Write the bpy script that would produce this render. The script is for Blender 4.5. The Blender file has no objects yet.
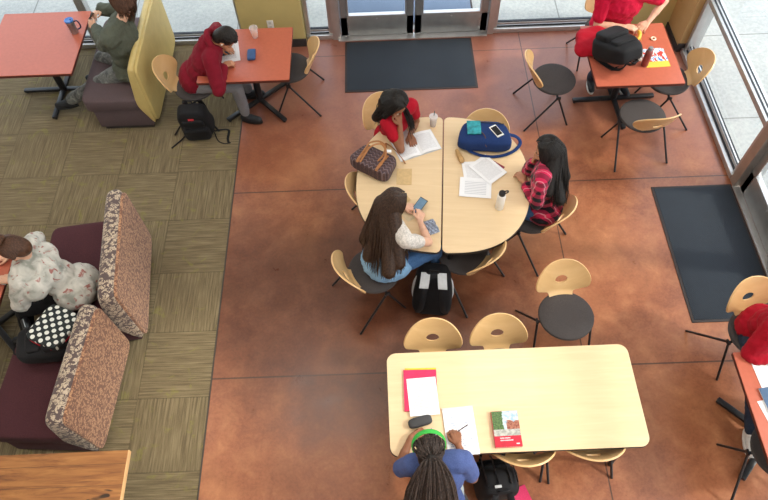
import bpy, bmesh, math, random
from mathutils import Vector, Matrix, Quaternion, noise
V = Vector
PI = math.pi
rnd = random.Random(7)
SC = bpy.context.scene
COL = SC.collection

# ------------------------------------------------------------------ camera
CAMH = 5.39
FPX = 652.885
A, B, G = 0.5559458854225158, -0.04432879633719651, 0.009750881065720937
ROT = Matrix.Rotation(G, 3, 'Z') @ Matrix.Rotation(A, 3, 'X') @ Matrix.Rotation(B, 3, 'Z')
cam = bpy.data.cameras.new('camera'); camo = bpy.data.objects.new('camera', cam); COL.objects.link(camo)
camo.matrix_world = Matrix.Translation((0, 0, CAMH)) @ ROT.to_4x4()
cam.sensor_width = 36; cam.lens = FPX / 768 * 36; cam.clip_start = .05; cam.clip_end = 300
SC.camera = camo

# ------------------------------------------------------------------ materials
def srgb(r, g, b):
    f = lambda c: (c/255/12.92) if c/255 <= .04045 else ((c/255+.055)/1.055)**2.4
    return (f(r), f(g), f(b), 1)
class NT:
    def __init__(s, name):
        s.m = bpy.data.materials.new(name); s.m.use_nodes = True
        s.t = s.m.node_tree; s.n = s.t.nodes; s.l = s.t.links
        s.b = s.n['Principled BSDF']; s.out = s.n['Material Output']
    def node(s, typ, **k):
        n = s.n.new(typ)
        for a, v in k.items():
            if a.startswith('_'): setattr(n, a[1:], v)
            else: n.inputs[a.replace('__', ' ')].default_value = v
        return n
    def link(s, a, b): s.l.new(a, b)
    def coord(s, scale=(1,1,1), rot=(0,0,0), kind='Object'):
        tc = s.n.new('ShaderNodeTexCoord'); mp = s.n.new('ShaderNodeMapping')
        mp.inputs['Scale'].default_value = scale; mp.inputs['Rotation'].default_value = rot
        s.link(tc.outputs[kind], mp.inputs['Vector']); return mp.outputs['Vector']
    def ramp(s, fac, stops):
        r = s.n.new('ShaderNodeValToRGB'); e = r.color_ramp.elements
        while len(e) < len(stops): e.new(.5)
        for i, (p, c) in enumerate(stops):
            e[i].position = p; e[i].color = c if len(c) == 4 else (*c, 1)
        s.link(fac, r.inputs['Fac']); return r.outputs['Color']
    def mix(s, fac, a, b, blend='MIX'):
        m = s.n.new('ShaderNodeMix'); m.data_type = 'RGBA'; m.blend_type = blend
        for sock, v in ((m.inputs['Factor'], fac), (m.inputs['A'], a), (m.inputs['B'], b)):
            pass
        ins = {i.identifier: i for i in m.inputs}
        for key, v in (('Factor_Float', fac), ('A_Color', a), ('B_Color', b)):
            if hasattr(v, 'links'): s.link(v, ins[key])
            else: ins[key].default_value = v
        return [o for o in m.outputs if o.identifier == 'Result_Color'][0]
    def math(s, op, a, b=0., c=0.):
        m = s.n.new('ShaderNodeMath'); m.operation = op
        for i, v in enumerate((a, b, c)):
            if hasattr(v, 'links'): s.link(v, m.inputs[i])
            else: m.inputs[i].default_value = v
        return m.outputs[0]
    def noise(s, vec, scale, detail=4, rough=.55, dist=0):
        n = s.n.new('ShaderNodeTexNoise'); n.inputs['Scale'].default_value = scale; n.inputs['Detail'].default_value = detail
        n.inputs['Roughness'].default_value = rough; n.inputs['Distortion'].default_value = dist
        s.link(vec, n.inputs['Vector']); return n.outputs['Fac']
    def bump(s, h, strength=.2, dist=.01):
        b = s.n.new('ShaderNodeBump'); b.inputs['Strength'].default_value = strength; b.inputs['Distance'].default_value = dist
        s.link(h, b.inputs['Height']); s.link(b.outputs[0], s.b.inputs['Normal'])
    def base(s, c):
        if hasattr(c, 'links'): s.link(c, s.b.inputs['Base Color'])
        else: s.b.inputs['Base Color'].default_value = c
    def set(s, rough=.5, metal=0, coat=0, sheen=0, spec=.5, trans=0, ior=1.45):
        i = s.b.inputs
        i['Roughness'].default_value = rough; i['Metallic'].default_value = metal; i['Coat Weight'].default_value = coat
        i['Sheen Weight'].default_value = sheen; i['Specular IOR Level'].default_value = spec
        i['Transmission Weight'].default_value = trans; i['IOR'].default_value = ior

def mat(name, col, rough=.55, var=.12, scale=18, bump=0., metal=0, coat=0, sheen=0, spec=.5, bscale=None):
    t = NT(name); v = t.coord()
    n = t.noise(v, scale, 4)
    c = V(col[:3])
    lo = (*(c*(1-var)), 1); hi = (*[min(1, x) for x in c*(1+var)], 1)
    t.base(t.ramp(n, [(.3, lo), (.7, hi)])); t.set(rough, metal, coat, sheen, spec)
    if bump: t.bump(t.noise(v, bscale or scale*8, 3), bump, .004)
    return t.m

def weave(name, col, col2, scale=250, rough=.9, sheen=.03):
    t = NT(name); v = t.coord()
    n = t.noise(v, scale, 2); n2 = t.noise(v, 7, 3)
    c = t.ramp(n, [(.35, col), (.65, col2)])
    t.base(t.mix(.25, c, t.ramp(n2, [(.3, col), (.7, col2)]))); t.set(rough, sheen=sheen, spec=.2); t.bump(n, .25, .002)
    return t.m

def wood(name, c1, c2, c3, sx=3, sy=40, rough=.4, coat=.15):
    t = NT(name); v = t.coord((sx, sy, sy))
    n = t.noise(v, 1, 5, .6, .6); n2 = t.noise(t.coord(), 1.6, 3)
    c = t.ramp(n, [(.3, c1), (.55, c2), (.75, c3)])
    t.base(t.mix(.3, c, t.ramp(n2, [(.3, c1), (.7, c2)]))); t.set(rough, coat=coat); return t.m

M = {}
M['maple'] = wood('maple laminate', srgb(218,190,150), srgb(225,198,158), srgb(231,206,168), 2, 26, .38, .1)
M['ply'] = wood('maple plywood', srgb(212,170,116), srgb(220,180,126), srgb(228,190,138), 30, 3, .36, .2)
M['plyedge'] = mat('plywood edge', srgb(205,160,105), .6)
M['blackmetal'] = mat('black powder coated steel', (.016,.016,.018), .38, .2, 60)
M['edge'] = mat('black rubber table edge', (.03,.024,.022), .5)
M['orange'] = mat('terracotta laminate', srgb(182,98,76), .3, .05, 30, spec=.5)
M['rededge'] = mat('dark red brown edge band', srgb(88,42,34), .5)
M['cushion'] = weave('charcoal seat fabric', (.05,.044,.044,1), (.075,.066,.065,1))
M['maroonf'] = weave('maroon bench fabric', (.058,.02,.026,1), (.085,.03,.036,1), 120)
M['greymaroon'] = weave('dull plum bench vinyl', (.085,.06,.064,1), (.115,.08,.085,1), 120, .7)
M['yellowvinyl'] = mat('mustard vinyl', srgb(196,174,112), .5, .06, 8, .1)
M['yellowwall'] = mat('mustard wall paint', srgb(196,178,118), .8, .04, 5, .05)
M['shadewall'] = mat('shaded mustard paint', srgb(186,150,100), .8, .04, 5, .05)  # mustard paint again, with the pier's shade put into the colour
M['white'] = mat('white wall paint', (.78,.76,.72), .85, .03, 3, .05)
M['ceil'] = mat('white ceiling paint', (.82,.81,.79), .9, .02, 3)
M['alu'] = mat('anodised aluminium', (.58,.58,.58), .38, .06, 9, metal=.75)
M['aludark'] = mat('grey door metal', (.36,.37,.37), .42, .08, 9, metal=.65)
M['gasket'] = mat('dark glazing gasket', (.03,.035,.045), .6)
M['baseb'] = mat('dark rubber baseboard', (.035,.03,.03), .6)
M['paper'] = mat('white paper', (.82,.83,.85), .8, .02, 4)
M['black'] = weave('black nylon', (.007,.007,.008,1), (.017,.017,.02,1), 300, .7)
M['blackplastic'] = mat('black plastic', (.015,.015,.017), .3)
M['white_plastic'] = mat('white plastic', (.8,.79,.76), .35, .03)
M['steel'] = mat('brushed steel', (.55,.55,.56), .3, .1, 30, metal=.9)

def m_floor():
    t = NT('stained polished concrete'); v = t.coord(kind='Object')
    n1 = t.noise(v, .9, 6, .62, .7); n2 = t.noise(v, 4.5, 8, .7, .4); n3 = t.noise(v, 40, 4, .7)
    c = t.ramp(n1, [(.30, srgb(112,62,40)), (.5, srgb(154,94,60)), (.7, srgb(188,128,84))])
    c = t.mix(.45, c, t.ramp(n2, [(.3, srgb(92,50,34)), (.5, srgb(150,90,58)), (.72, srgb(198,138,92))]))
    c = t.mix(.2, c, t.ramp(n3, [(.35, srgb(104,60,46)), (.65, srgb(180,116,84))]))
    # dark oval mid-floor: stain with shade painted in; rosier towards the back
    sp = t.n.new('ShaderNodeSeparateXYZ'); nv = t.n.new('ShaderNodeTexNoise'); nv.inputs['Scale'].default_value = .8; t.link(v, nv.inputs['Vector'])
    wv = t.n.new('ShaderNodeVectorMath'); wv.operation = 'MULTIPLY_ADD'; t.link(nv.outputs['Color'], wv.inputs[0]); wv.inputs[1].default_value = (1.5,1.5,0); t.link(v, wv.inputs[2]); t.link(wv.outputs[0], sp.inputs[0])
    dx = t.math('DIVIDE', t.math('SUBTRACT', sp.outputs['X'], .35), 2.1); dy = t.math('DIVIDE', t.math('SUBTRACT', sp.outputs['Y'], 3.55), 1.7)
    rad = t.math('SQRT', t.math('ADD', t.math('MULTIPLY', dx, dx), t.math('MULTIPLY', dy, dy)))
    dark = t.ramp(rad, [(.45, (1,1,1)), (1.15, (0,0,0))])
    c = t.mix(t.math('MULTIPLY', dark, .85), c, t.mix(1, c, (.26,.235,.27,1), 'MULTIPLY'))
    rosy = t.ramp(t.math('DIVIDE', t.math('SUBTRACT', sp.outputs['Y'], 4.6), 2.2), [(.1, (0,0,0)), (.8, (1,1,1))])
    c = t.mix(t.math('MULTIPLY', rosy, .6), c, srgb(132,84,76))
    # saw-cut joints: at y = 4.105, 2.08, 5.93 and x running lines
    sx = t.n.new('ShaderNodeSeparateXYZ'); t.link(v, sx.inputs[0])
    line = None
    for ax, p, w in (('Y', 4.105, .007), ('Y', 2.09, .007), ('X', 1.685, .006), ('Y', 6.10, .005), ('Y', 0.06, .007), ('X', -4.8, .006)):
        d = t.math('ABSOLUTE', t.math('SUBTRACT', sx.outputs[ax], p))
        k = t.math('LESS_THAN', d, w)
        line = k if line is None else t.math('MAXIMUM', line, k)
    c = t.mix(t.math('MULTIPLY', line, .75), c, (.035,.02,.015,1))
    t.base(c); t.set(.3, spec=.4, coat=.4); t.b.inputs['Coat Roughness'].default_value = .3
    t.link(t.ramp(n2, [(.3, (.26,.26,.26)), (.7, (.42,.42,.42))]), t.b.inputs['Roughness'])
    h = t.math('SUBTRACT', t.math('MULTIPLY', n3, .06), line); t.bump(h, .25, .004)
    return t.m
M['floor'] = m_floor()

def m_carpet():
    t = NT('carpet tiles'); v = t.coord()
    S = .62
    sx = t.n.new('ShaderNodeSeparateXYZ'); t.link(v, sx.inputs[0])
    u = t.math('DIVIDE', t.math('ADD', sx.outputs['X'], 1.57+.62*20), S); w = t.math('DIVIDE', t.math('ADD', sx.outputs['Y'], .55+.62*20), S)
    fu = t.math('FLOOR', u); fw = t.math('FLOOR', w)
    par = t.math('MODULO', t.math('ADD', fu, fw), 2.)
    def streak(a, b):
        mp = t.n.new('ShaderNodeMapping'); mp.inputs['Scale'].default_value = (a, b, 1); t.link(v, mp.inputs['Vector'])
        return t.noise(mp.outputs[0], 1, 3, .6)
    s1 = streak(75, 3); s2 = streak(3, 75)
    m = t.n.new('ShaderNodeMix'); m.data_type = 'FLOAT'
    t.link(par, m.inputs[0]); t.link(s1, m.inputs[2]); t.link(s2, m.inputs[3])
    fine = t.noise(v, 300, 2)
    c = t.ramp(m.outputs[0], [(.34, srgb(74,63,50)), (.5, srgb(110,97,74)), (.66, srgb(146,131,103))])
    # per-tile tone
    cb = t.n.new('ShaderNodeCombineXYZ'); t.link(fu, cb.inputs[0]); t.link(fw, cb.inputs[1])
    wn = t.n.new('ShaderNodeTexWhiteNoise'); wn.noise_dimensions = '3D'; t.link(cb.outputs[0], wn.inputs['Vector'])
    c = t.mix(.22, c, t.ramp(wn.outputs['Value'], [(0, srgb(94,80,62)), (1, srgb(112,98,76))]))
    g = t.noise(v, 7, 4, .65, 1.2)
    gm = t.math('MULTIPLY', t.ramp(g, [(.58, (0,0,0)), (.68, (1,1,1))]), .42)
    c = t.mix(gm, c, srgb(136,136,52))
    c = t.mix(.25, c, t.ramp(fine, [(.3, srgb(76,66,50)), (.7, srgb(176,160,120))]))
    e1 = t.math('ABSOLUTE', t.math('SUBTRACT', t.math('FRACT', u), .5)); e2 = t.math('ABSOLUTE', t.math('SUBTRACT', t.math('FRACT', w), .5))
    ed = t.math('GREATER_THAN', t.math('MAXIMUM', e1, e2), .492)
    c = t.mix(t.math('MULTIPLY', ed, .35), c, (.04,.035,.02,1))
    t.base(c); t.set(.95, sheen=.15, spec=.1); t.bump(fine, .5, .004)
    return t.m
M['carpet'] = m_carpet()

def m_pave():
    t = NT('pale concrete pavement'); v = t.coord()
    n1 = t.noise(v, 1.2, 6, .65); n2 = t.noise(v, 25, 5, .7)
    c = t.ramp(n1, [(.3, srgb(146,150,150)), (.7, srgb(172,175,172))])
    c = t.mix(.35, c, t.ramp(n2, [(.35, srgb(132,136,136)), (.65, srgb(184,186,182))]))
    sx = t.n.new('ShaderNodeSeparateXYZ'); t.link(v, sx.inputs[0]); line = None
    for ax in 'XY':
        f = t.math('FRACT', t.math('ADD', t.math('DIVIDE', sx.outputs[ax], 1.35), 40.33))
        k = t.math('LESS_THAN', f, .012); line = k if line is None else t.math('MAXIMUM', line, k)
    c = t.mix(t.math('MULTIPLY', line, .6), c, (.08,.085,.085,1))
    t.base(c); t.set(.85); return t.m
M['pave'] = m_pave()

def m_mat(name, c1, c2):
    t = NT(name); v = t.coord((1,1,1), (0,0,PI/4))
    w = t.n.new('ShaderNodeTexWave'); w.inputs['Scale'].default_value = 28; w.inputs['Distortion'].default_value = .4; t.link(v, w.inputs['Vector'])
    n = t.noise(v, 180, 2); n2 = t.noise(v, 2.2, 4)
    c = t.mix(.5, t.ramp(w.outputs['Fac'], [(.2, c1), (.8, c2)]), t.ramp(n, [(.3, c1), (.7, c2)]))
    c = t.mix(.25, c, t.ramp(n2, [(.3, c1), (.7, c2)]))
    t.base(c); t.set(.85, spec=.3, sheen=.1); t.bump(w.outputs['Fac'], .5, .004); return t.m
M['matfab'] = m_mat('charcoal ribbed mat pile', srgb(32,38,46), srgb(50,58,68))
M['matblue'] = m_mat('blue grey mat pile', srgb(86,104,130), srgb(112,128,150))
M['matedge'] = mat('black rubber mat edge', (.03,.022,.022), .6)

def m_leafpat(name, bg, fg, scale=42):
    t = NT(name); v = t.coord()
    n = t.noise(v, 9, 2)
    vv = t.n.new('ShaderNodeVectorMath'); vv.operation = 'MULTIPLY_ADD'
    cmb = t.n.new('ShaderNodeCombineXYZ'); t.link(n, cmb.inputs[0]); t.link(n, cmb.inputs[2])
    t.link(cmb.outputs[0], vv.inputs[0]); vv.inputs[1].default_value = (.25,.25,.25); t.link(v, vv.inputs[2])
    vo = t.n.new('ShaderNodeTexVoronoi'); vo.inputs['Scale'].default_value = scale; vo.feature = 'F1'; t.link(vv.outputs[0], vo.inputs['Vector'])
    n2 = t.noise(v, scale*1.6, 2, .5, 2.5)
    a = t.ramp(n2, [(.44, (0,0,0)), (.47, (1,1,1))]); b = t.ramp(vo.outputs['Distance'], [(.5, (1,1,1)), (.58, (0,0,0))])
    f = t.mix(1, a, b, 'MULTIPLY')
    t.base(t.mix(f, bg, fg)); t.set(.85, sheen=.2, spec=.2); t.bump(t.noise(v, 300, 2), .2, .002); return t.m
M['leaf'] = m_leafpat('tan fabric with small brown leaf figure', srgb(124,88,72), srgb(190,146,112), 38)
M['leafdark'] = m_leafpat('brown fabric with cream leaf figure', srgb(92,78,76), srgb(190,172,150), 26)

def m_recl():
    t = NT('reclaimed knotty wood'); v = t.coord((2.2, 22, 22)); o = t.coord()
    n = t.noise(v, 1, 6, .65, .8); n2 = t.noise(t.coord((5,9,1)), 1, 2, .5, .5)
    c = t.ramp(n, [(.28, srgb(84,48,24)), (.42, srgb(136,86,44)), (.58, srgb(162,108,58)), (.8, srgb(180,130,76))])
    k = t.ramp(n2, [(.24, (1,1,1)), (.27, (0,0,0))])
    c = t.mix(k, c, (.03,.014,.006,1))
    sx = t.n.new('ShaderNodeSeparateXYZ'); t.link(o, sx.inputs[0])
    f = t.math('LESS_THAN', t.math('FRACT', t.math('DIVIDE', t.math('ADD', sx.outputs['Y'], 5), .145)), .03)
    c = t.mix(t.math('MULTIPLY', f, .55), c, (.05,.025,.01,1))
    t.base(c); t.set(.6, coat=.0); t.bump(n, .15, .003); return t.m
M['reclaimed'] = m_recl()
M['recledge'] = mat('pale sawn plank edge', srgb(226,184,130), .6)

def m_glass():
    t = NT('window glass'); t.n.remove(t.b)
    tr = t.n.new('ShaderNodeBsdfTransparent'); tr.inputs[0].default_value = (.95,.97,.97,1)
    gl = t.n.new('ShaderNodeBsdfGlossy'); gl.inputs['Roughness'].default_value = .02
    fr = t.n.new('ShaderNodeFresnel'); fr.inputs['IOR'].default_value = 1.35
    mx = t.n.new('ShaderNodeMixShader'); ge = t.n.new('ShaderNodeNewGeometry'); t.link(t.math('MULTIPLY', fr.outputs[0], t.math('SUBTRACT', 1., ge.outputs['Backfacing'])), mx.inputs[0]); t.link(tr.outputs[0], mx.inputs[1]); t.link(gl.outputs[0], mx.inputs[2])
    t.link(mx.outputs[0], t.out.inputs['Surface']); return t.m
M['glass'] = m_glass()
def m_clear(name, col, a=.35):
    t = NT(name); t.base(col); t.set(.08, trans=.0); t.b.inputs['Alpha'].default_value = a; return t.m
M['clearcup'] = m_clear('clear cup plastic', (.9,.9,.9,1), .35)

def m_emit(name, col, s):
    t = NT(name); t.base((.8,.8,.8,1)); t.b.inputs['Emission Color'].default_value = col; t.b.inputs['Emission Strength'].default_value = s; return t.m

# ------------------------------------------------------------------ mesh builder
def catmull(pts, n=6):
    pts = [V(p) for p in pts]; P = [pts[0]*2-pts[1]] + pts + [pts[-1]*2-pts[-2]]; out = []
    for i in range(1, len(P)-2):
        for k in range(n):
            t = k/n; a, b, c, d = P[i-1:i+3]
            out.append(.5*((2*b)+(c-a)*t+(2*a-5*b+4*c-d)*t*t+(3*b-a-3*c+d)*t**3))
    out.append(pts[-1]); return out

class MB:
    def __init__(s): s.bm = bmesh.new()
    def faces_from(s, rings, closed=True, caps=True):
        vs = [[s.bm.verts.new(p) for p in r] for r in rings]
        n = len(rings[0])
        for i in range(len(vs)-1):
            for j in range(n if closed else n-1):
                k = (j+1) % n
                try: s.bm.faces.new((vs[i][j], vs[i][k], vs[i+1][k], vs[i+1][j]))
                except ValueError: pass
        if caps and closed:
            s.bm.faces.new(list(reversed(vs[0]))); s.bm.faces.new(vs[-1])
        return s
    def box(s, c, size, rot=None, bevel=0, seg=2):
        m = Matrix.Translation(c) @ (rot.to_4x4() if rot is not None else Matrix.Identity(4)) @ Matrix.Diagonal((*size, 1))
        r = bmesh.ops.create_cube(s.bm, size=1, matrix=m)
        if bevel:
            es = list({e for v in r['verts'] for e in v.link_edges})
            bmesh.ops.bevel(s.bm, geom=es, offset=bevel, segments=seg, affect='EDGES', profile=.6)
        return s
    def tube(s, pts, r, n=10, r2=None, flat=1.0, up=None, closed=False):
        pts = [V(p) for p in pts]; rings = []; N = len(pts); prev = None
        for i, p in enumerate(pts):
            if closed: d = pts[(i+1) % N]-pts[i-1]
            else: d = pts[min(i+1, N-1)]-pts[max(i-1, 0)]
            if d.length < 1e-9: d = V((0,0,1))
            d.normalize()
            if prev is None:
                a = V(up) if up is not None else (V((0,0,1)) if abs(d.z) < .9 else V((1,0,0)))
            else: a = prev
            x = (a-d*a.dot(d))
            if x.length < 1e-6: x = d.orthogonal()
            x.normalize(); y = d.cross(x); prev = x
            t = i/max(1, N-1)
            rr = r if not callable(r) else r(t)
            if r2 is not None: rr = r*(1-t)+r2*t
            rings.append([p+x*math.cos(2*PI*k/n)*rr*flat+y*math.sin(2*PI*k/n)*rr for k in range(n)])
        if closed: rings.append(rings[0]); s.faces_from(rings, caps=False); bmesh.ops.remove_doubles(s.bm, verts=s.bm.verts, dist=1e-7)
        else: s.faces_from(rings)
        return s
    def capsule(s, a, b, ra, rb, n=12):
        a, b = V(a), V(b); d = b-a; L = d.length
        if L < 1e-5: return s.ell(a, (ra, ra, ra))
        d.normalize(); x = d.orthogonal().normalized(); y = d.cross(x); rings = []
        st = [(-ra*math.cos(t), ra*math.sin(t)) for t in (.25, .7, 1.15)] + [(0, ra), (L, rb)] + [(L+rb*math.cos(t), rb*math.sin(t)) for t in (1.15, .7, .25)]
        for h, r in st: rings.append([a+d*h+x*math.cos(2*PI*k/n)*r+y*math.sin(2*PI*k/n)*r for k in range(n)])
        return s.faces_from(rings)
    def ell(s, c, r, rot=None, u=20, v=12):
        m = Matrix.Translation(c) @ (rot.to_4x4() if rot is not None else Matrix.Identity(4)) @ Matrix.Diagonal((*r, 1))
        bmesh.ops.create_uvsphere(s.bm, u_segments=u, v_segments=v, radius=1, matrix=m); return s
    def lathe(s, prof, c=(0,0,0), n=28, rot=None, sx=1, sy=1):
        c = V(c); rings = []
        for r, z in prof:
            ring = []
            for k in range(n):
                p = V((math.cos(2*PI*k/n)*r*sx, math.sin(2*PI*k/n)*r*sy, z))
                if rot is not None: p = rot @ p
                ring.append(c+p)
            rings.append(ring)
        return s.faces_from(rings)
    def prism(s, poly, z0, z1, bevel=0):
        n0 = len(s.bm.verts)
        b = [s.bm.verts.new((x, y, z0)) for x, y in poly]; t = [s.bm.verts.new((x, y, z1)) for x, y in poly]
        n = len(poly); s.bm.faces.new(list(reversed(b))); f = s.bm.faces.new(t)
        for i in range(n): s.bm.faces.new((b[i], b[(i+1) % n], t[(i+1) % n], t[i]))
        if bevel: bmesh.ops.bevel(s.bm, geom=list(f.edges), offset=bevel, segments=2, affect='EDGES')
        return s
    def grid(s, fn, nu, nv):
        rings = [[fn(i/nu, j/nv) for j in range(nv+1)] for i in range(nu+1)]
        return s.faces_from(rings, closed=False, caps=False)
    def sbox(s, c, size, rot=None, e=.35, n=24, m=14, fn=None):
        """super-ellipsoid: a soft padded box"""
        c = V(c); rings = []
        sg = lambda w, p: math.copysign(abs(w)**p, w)
        for i in range(m+1):
            ph = -PI/2+PI*i/m; ph = max(-PI/2+.02, min(PI/2-.02, ph)); ring = []
            for k in range(n):
                th = 2*PI*k/n
                p = V((sg(math.cos(ph), e)*sg(math.cos(th), e)*size[0]/2, sg(math.cos(ph), e)*sg(math.sin(th), e)*size[1]/2, sg(math.sin(ph), e)*size[2]/2))
                if fn: p = fn(p)
                if rot is not None: p = rot @ p
                ring.append(c+p)
            rings.append(ring)
        return s.faces_from(rings)
    def wobble(s, amp, sc, seed=0):
        for v in s.bm.verts:
            v.co += noise.noise_vector(v.co*sc+V((seed,seed*2,0)))*amp
        return s
    def build(s, name, material, parent=None, smooth=True, solid=0, sub=0, voxel=0, smit=0, disp=0, dsc=.08, fr=None, angle=None):
        bmesh.ops.recalc_face_normals(s.bm, faces=s.bm.faces)
        me = bpy.data.meshes.new(name); s.bm.to_mesh(me); s.bm.free()
        o = bpy.data.objects.new(name, me); COL.objects.link(o)
        mods = 0
        if voxel:
            m = o.modifiers.new('r', 'REMESH'); m.mode = 'VOXEL'; m.voxel_size = voxel; mods = 1
        if smit:
            m = o.modifiers.new('s', 'SMOOTH'); m.iterations = smit; m.factor = .5; mods = 1
        if sub:
            m = o.modifiers.new('u', 'SUBSURF'); m.levels = sub; mods = 1
        if disp:
            tx = bpy.data.textures.new('folds', 'CLOUDS'); tx.noise_scale = dsc; tx.noise_depth = 2
            m = o.modifiers.new('d', 'DISPLACE'); m.texture = tx; m.strength = disp; m.mid_level = .5; m.texture_coords = 'LOCAL'; mods = 1
        if solid:
            m = o.modifiers.new('t', 'SOLIDIFY'); m.thickness = solid; m.offset = 0; mods = 1
        if mods:
            dg = bpy.context.evaluated_depsgraph_get(); me2 = bpy.data.meshes.new_from_object(o.evaluated_get(dg))
            o.modifiers.clear(); o.data = me2; bpy.data.meshes.remove(me); me = me2; me.name = name
        me.materials.clear(); me.materials.append(material)
        if smooth:
            me.polygons.foreach_set('use_smooth', [True]*len(me.polygons))
            if not voxel: me.set_sharp_from_angle(angle=angle or .7)
        if parent is not None: o.parent = parent
        return o

def tag(o, label, cat, group=None, kind=None):
    if label: o['label'] = label
    if cat: o['category'] = cat
    if group: o['group'] = group
    if kind: o['kind'] = kind
    return o
def thing(name, label, cat, loc=(0,0,0), rz=0, group=None):
    o = bpy.data.objects.new(name, None); COL.objects.link(o); o.location = loc; o.rotation_euler = (0,0,rz); o.empty_display_size = .1
    return tag(o, label, cat, group)
def struct(name, mb, m, parent=None, **k):
    o = mb.build(name, m, parent, **k)
    if parent is None: o['kind'] = 'structure'
    return o
def sempty(name, loc=(0,0,0)):
    o = bpy.data.objects.new(name, None); COL.objects.link(o); o.location = loc; o['kind'] = 'structure'; return o
def dup(root, loc, rz, label, group=None):
    r = root.copy(); COL.objects.link(r); r.location = loc; r.rotation_euler = (0,0,rz); r['label'] = label
    if group: r['group'] = group
    for ch in list(root.children):
        c = ch.copy(); COL.objects.link(c); c.parent = r
        for g in list(ch.children):
            d = g.copy(); COL.objects.link(d); d.parent = c
    return r
D = math.radians
def rz3(a): return Matrix.Rotation(a, 3, 'Z')
def rot3(rx=0, ry=0, rz=0): return Matrix.Rotation(D(rz), 3, 'Z') @ Matrix.Rotation(D(ry), 3, 'Y') @ Matrix.Rotation(D(rx), 3, 'X')

# ------------------------------------------------------------------ room shell
WX0, WX1, WY0, WY1, WH = -6.2, 3.6, -3.6, 6.42, 6.6
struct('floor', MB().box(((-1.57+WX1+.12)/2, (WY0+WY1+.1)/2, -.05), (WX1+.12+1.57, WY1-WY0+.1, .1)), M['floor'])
struct('floor_carpet', MB().box(((WX0-1.57)/2, (WY0+WY1+.1)/2, -.047), (-1.57-WX0, WY1-WY0+.1, .1)), M['carpet'])
struct('trim_carpet', MB().box((-1.57, (WY0+WY1)/2, .002), (.012, WY1-WY0, .012), bevel=.003), mat('dark carpet edge strip', (.06,.05,.04), .6))
struct('ground_outside', MB().box((0, 0, -.14), (70, 70, .1)), M['pave'])
struct('wall_left', MB().box((WX0-.1, (WY0+WY1)/2, WH/2), (.2, WY1-WY0, WH)), M['white'])
struct('wall_front', MB().box(((WX0+WX1)/2, WY0-.1, WH/2), (WX1-WX0, .2, WH)), M['white'])
struct('ceiling', MB().box(((WX0+WX1)/2, (WY0+WY1)/2, WH+.1), (WX1-WX0+.4, WY1-WY0+.4, .2)), M['ceil'])

# columns (painted piers) -------------------------------------------------
GY = 6.47     # glass plane of the back wall
struct('wall_back_left_pier', MB().box((-1.255, 6.46, WH/2), (.73, .32, WH)), M['yellowwall'])
struct('baseboard_back_left', MB().box((-1.252, 6.292, .055), (.745, .014, .11), bevel=.003), M['baseb'])
struct('wall_back_right_pier', MB().box((3.235, 6.52, WH/2), (.53, .24, WH)), M['yellowwall'])
struct('wall_right_pier', MB().box((3.565, 6.2, WH/2), (.15, .46, WH)), M['shadewall'])
struct('baseboard_right_pier', MB().box((3.482, 6.19, .035), (.012, .46, .07)).box((3.565, 5.962, .055), (.17, .014, .11)), M['baseb'])
# power outlet
o = thing('wall_outlet', 'white double power outlet low on the mustard pier behind the orange table', 'outlet', (-1.27, 6.30, .33))
MB().box((0,-.004,0), (.075,.008,.118), bevel=.003).build('cover_plate', M['white_plastic'], o)
for z in (-.028, .028): MB().box((0,-.01,z), (.034,.005,.03), bevel=.002).build('socket', mat('cream plastic', (.6,.58,.52), .4), o)

# storefront frames -------------------------------------------------------
def fbar(mb, a, b, w, d=.10):
    """box between two points with width w (in plane) and depth d"""
    a, b = V(a), V(b); c = (a+b)/2; s = b-a
    sz = [abs(s.x) or 0, abs(s.y) or 0, abs(s.z) or 0]
    return mb, c, sz
GH = 3.4
def back_window(i, x0, x1, mids=(), transoms=(.74, 2.9), WH=GH):
    r = sempty('window_%d' % i, ((x0+x1)/2, GY, 0)); cx = (x0+x1)/2
    mb = MB(); w = x1-x0
    mb.box((0, -.025, .03), (w, .10, .06), bevel=.004)
    mb.box((0, 0, .095), (w, .05, .03), bevel=.003)
    for x in (x0-cx+.025, x1-cx-.025): mb.box((x, 0, WH/2), (.05, .11, WH), bevel=.004)
    for m in mids: mb.box((m-cx, 0, WH/2), (.055, .11, WH), bevel=.004)
    for t in transoms: mb.box((0, 0, t), (w, .11, .055), bevel=.004)
    mb.build('window_frame', M['alu'], r)
    g = MB().box((0, -.036, .072), (w-.1, .012, .014)).box((0, .0, .117), (w-.1, .03, .01)); g.build('gasket', M['gasket'], r)
    MB().box((0, .005, WH/2+.05), (w-.08, .008, WH-.14)).build('pane', M['glass'], r)
    return r
back_window(1, -6.2, -3.42); back_window(2, -3.42, -1.62, transoms=(2.9,)); back_window(3, -.885, -.56, transoms=(2.9,))
back_window(4, 1.37, 2.98, transoms=(2.9,))
def side_window(i, y0, y1, transoms=(.74, 2.9), WH=GH):
    r = sempty('window_%d' % i, (WX1, (y0+y1)/2, 0)); cy = (y0+y1)/2; w = y1-y0; mb = MB()
    mb.box((-.02, 0, .03), (.10, w, .06), bevel=.004).box((0.01, 0, .095), (.05, w, .03), bevel=.003)
    for y in (y0-cy+.025, y1-cy-.025): mb.box((0.03, y, WH/2), (.14, .05, WH), bevel=.004)
    for t in transoms: mb.box((0.03, 0, t), (.12, w, .06), bevel=.004)
    mb.build('window_frame', M['alu'], r)
    g = MB().box((-.02, 0, .064), (.02, w-.1, .01)).box((.0, 0, .112), (.014, w-.1, .008)).box((.035,0,.112),(.01,w-.1,.008))
    for t in transoms[:1]: g.box((.01, 0, t+.032), (.016, w-.1, .008)).box((.05, 0, t+.032), (.012, w-.1, .008))
    g.build('gasket', M['gasket'], r)
    MB().box((.04, 0, WH/2+.05), (.008, w-.08, WH-.14)).build('pane', M['glass'], r)
    return r
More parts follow.
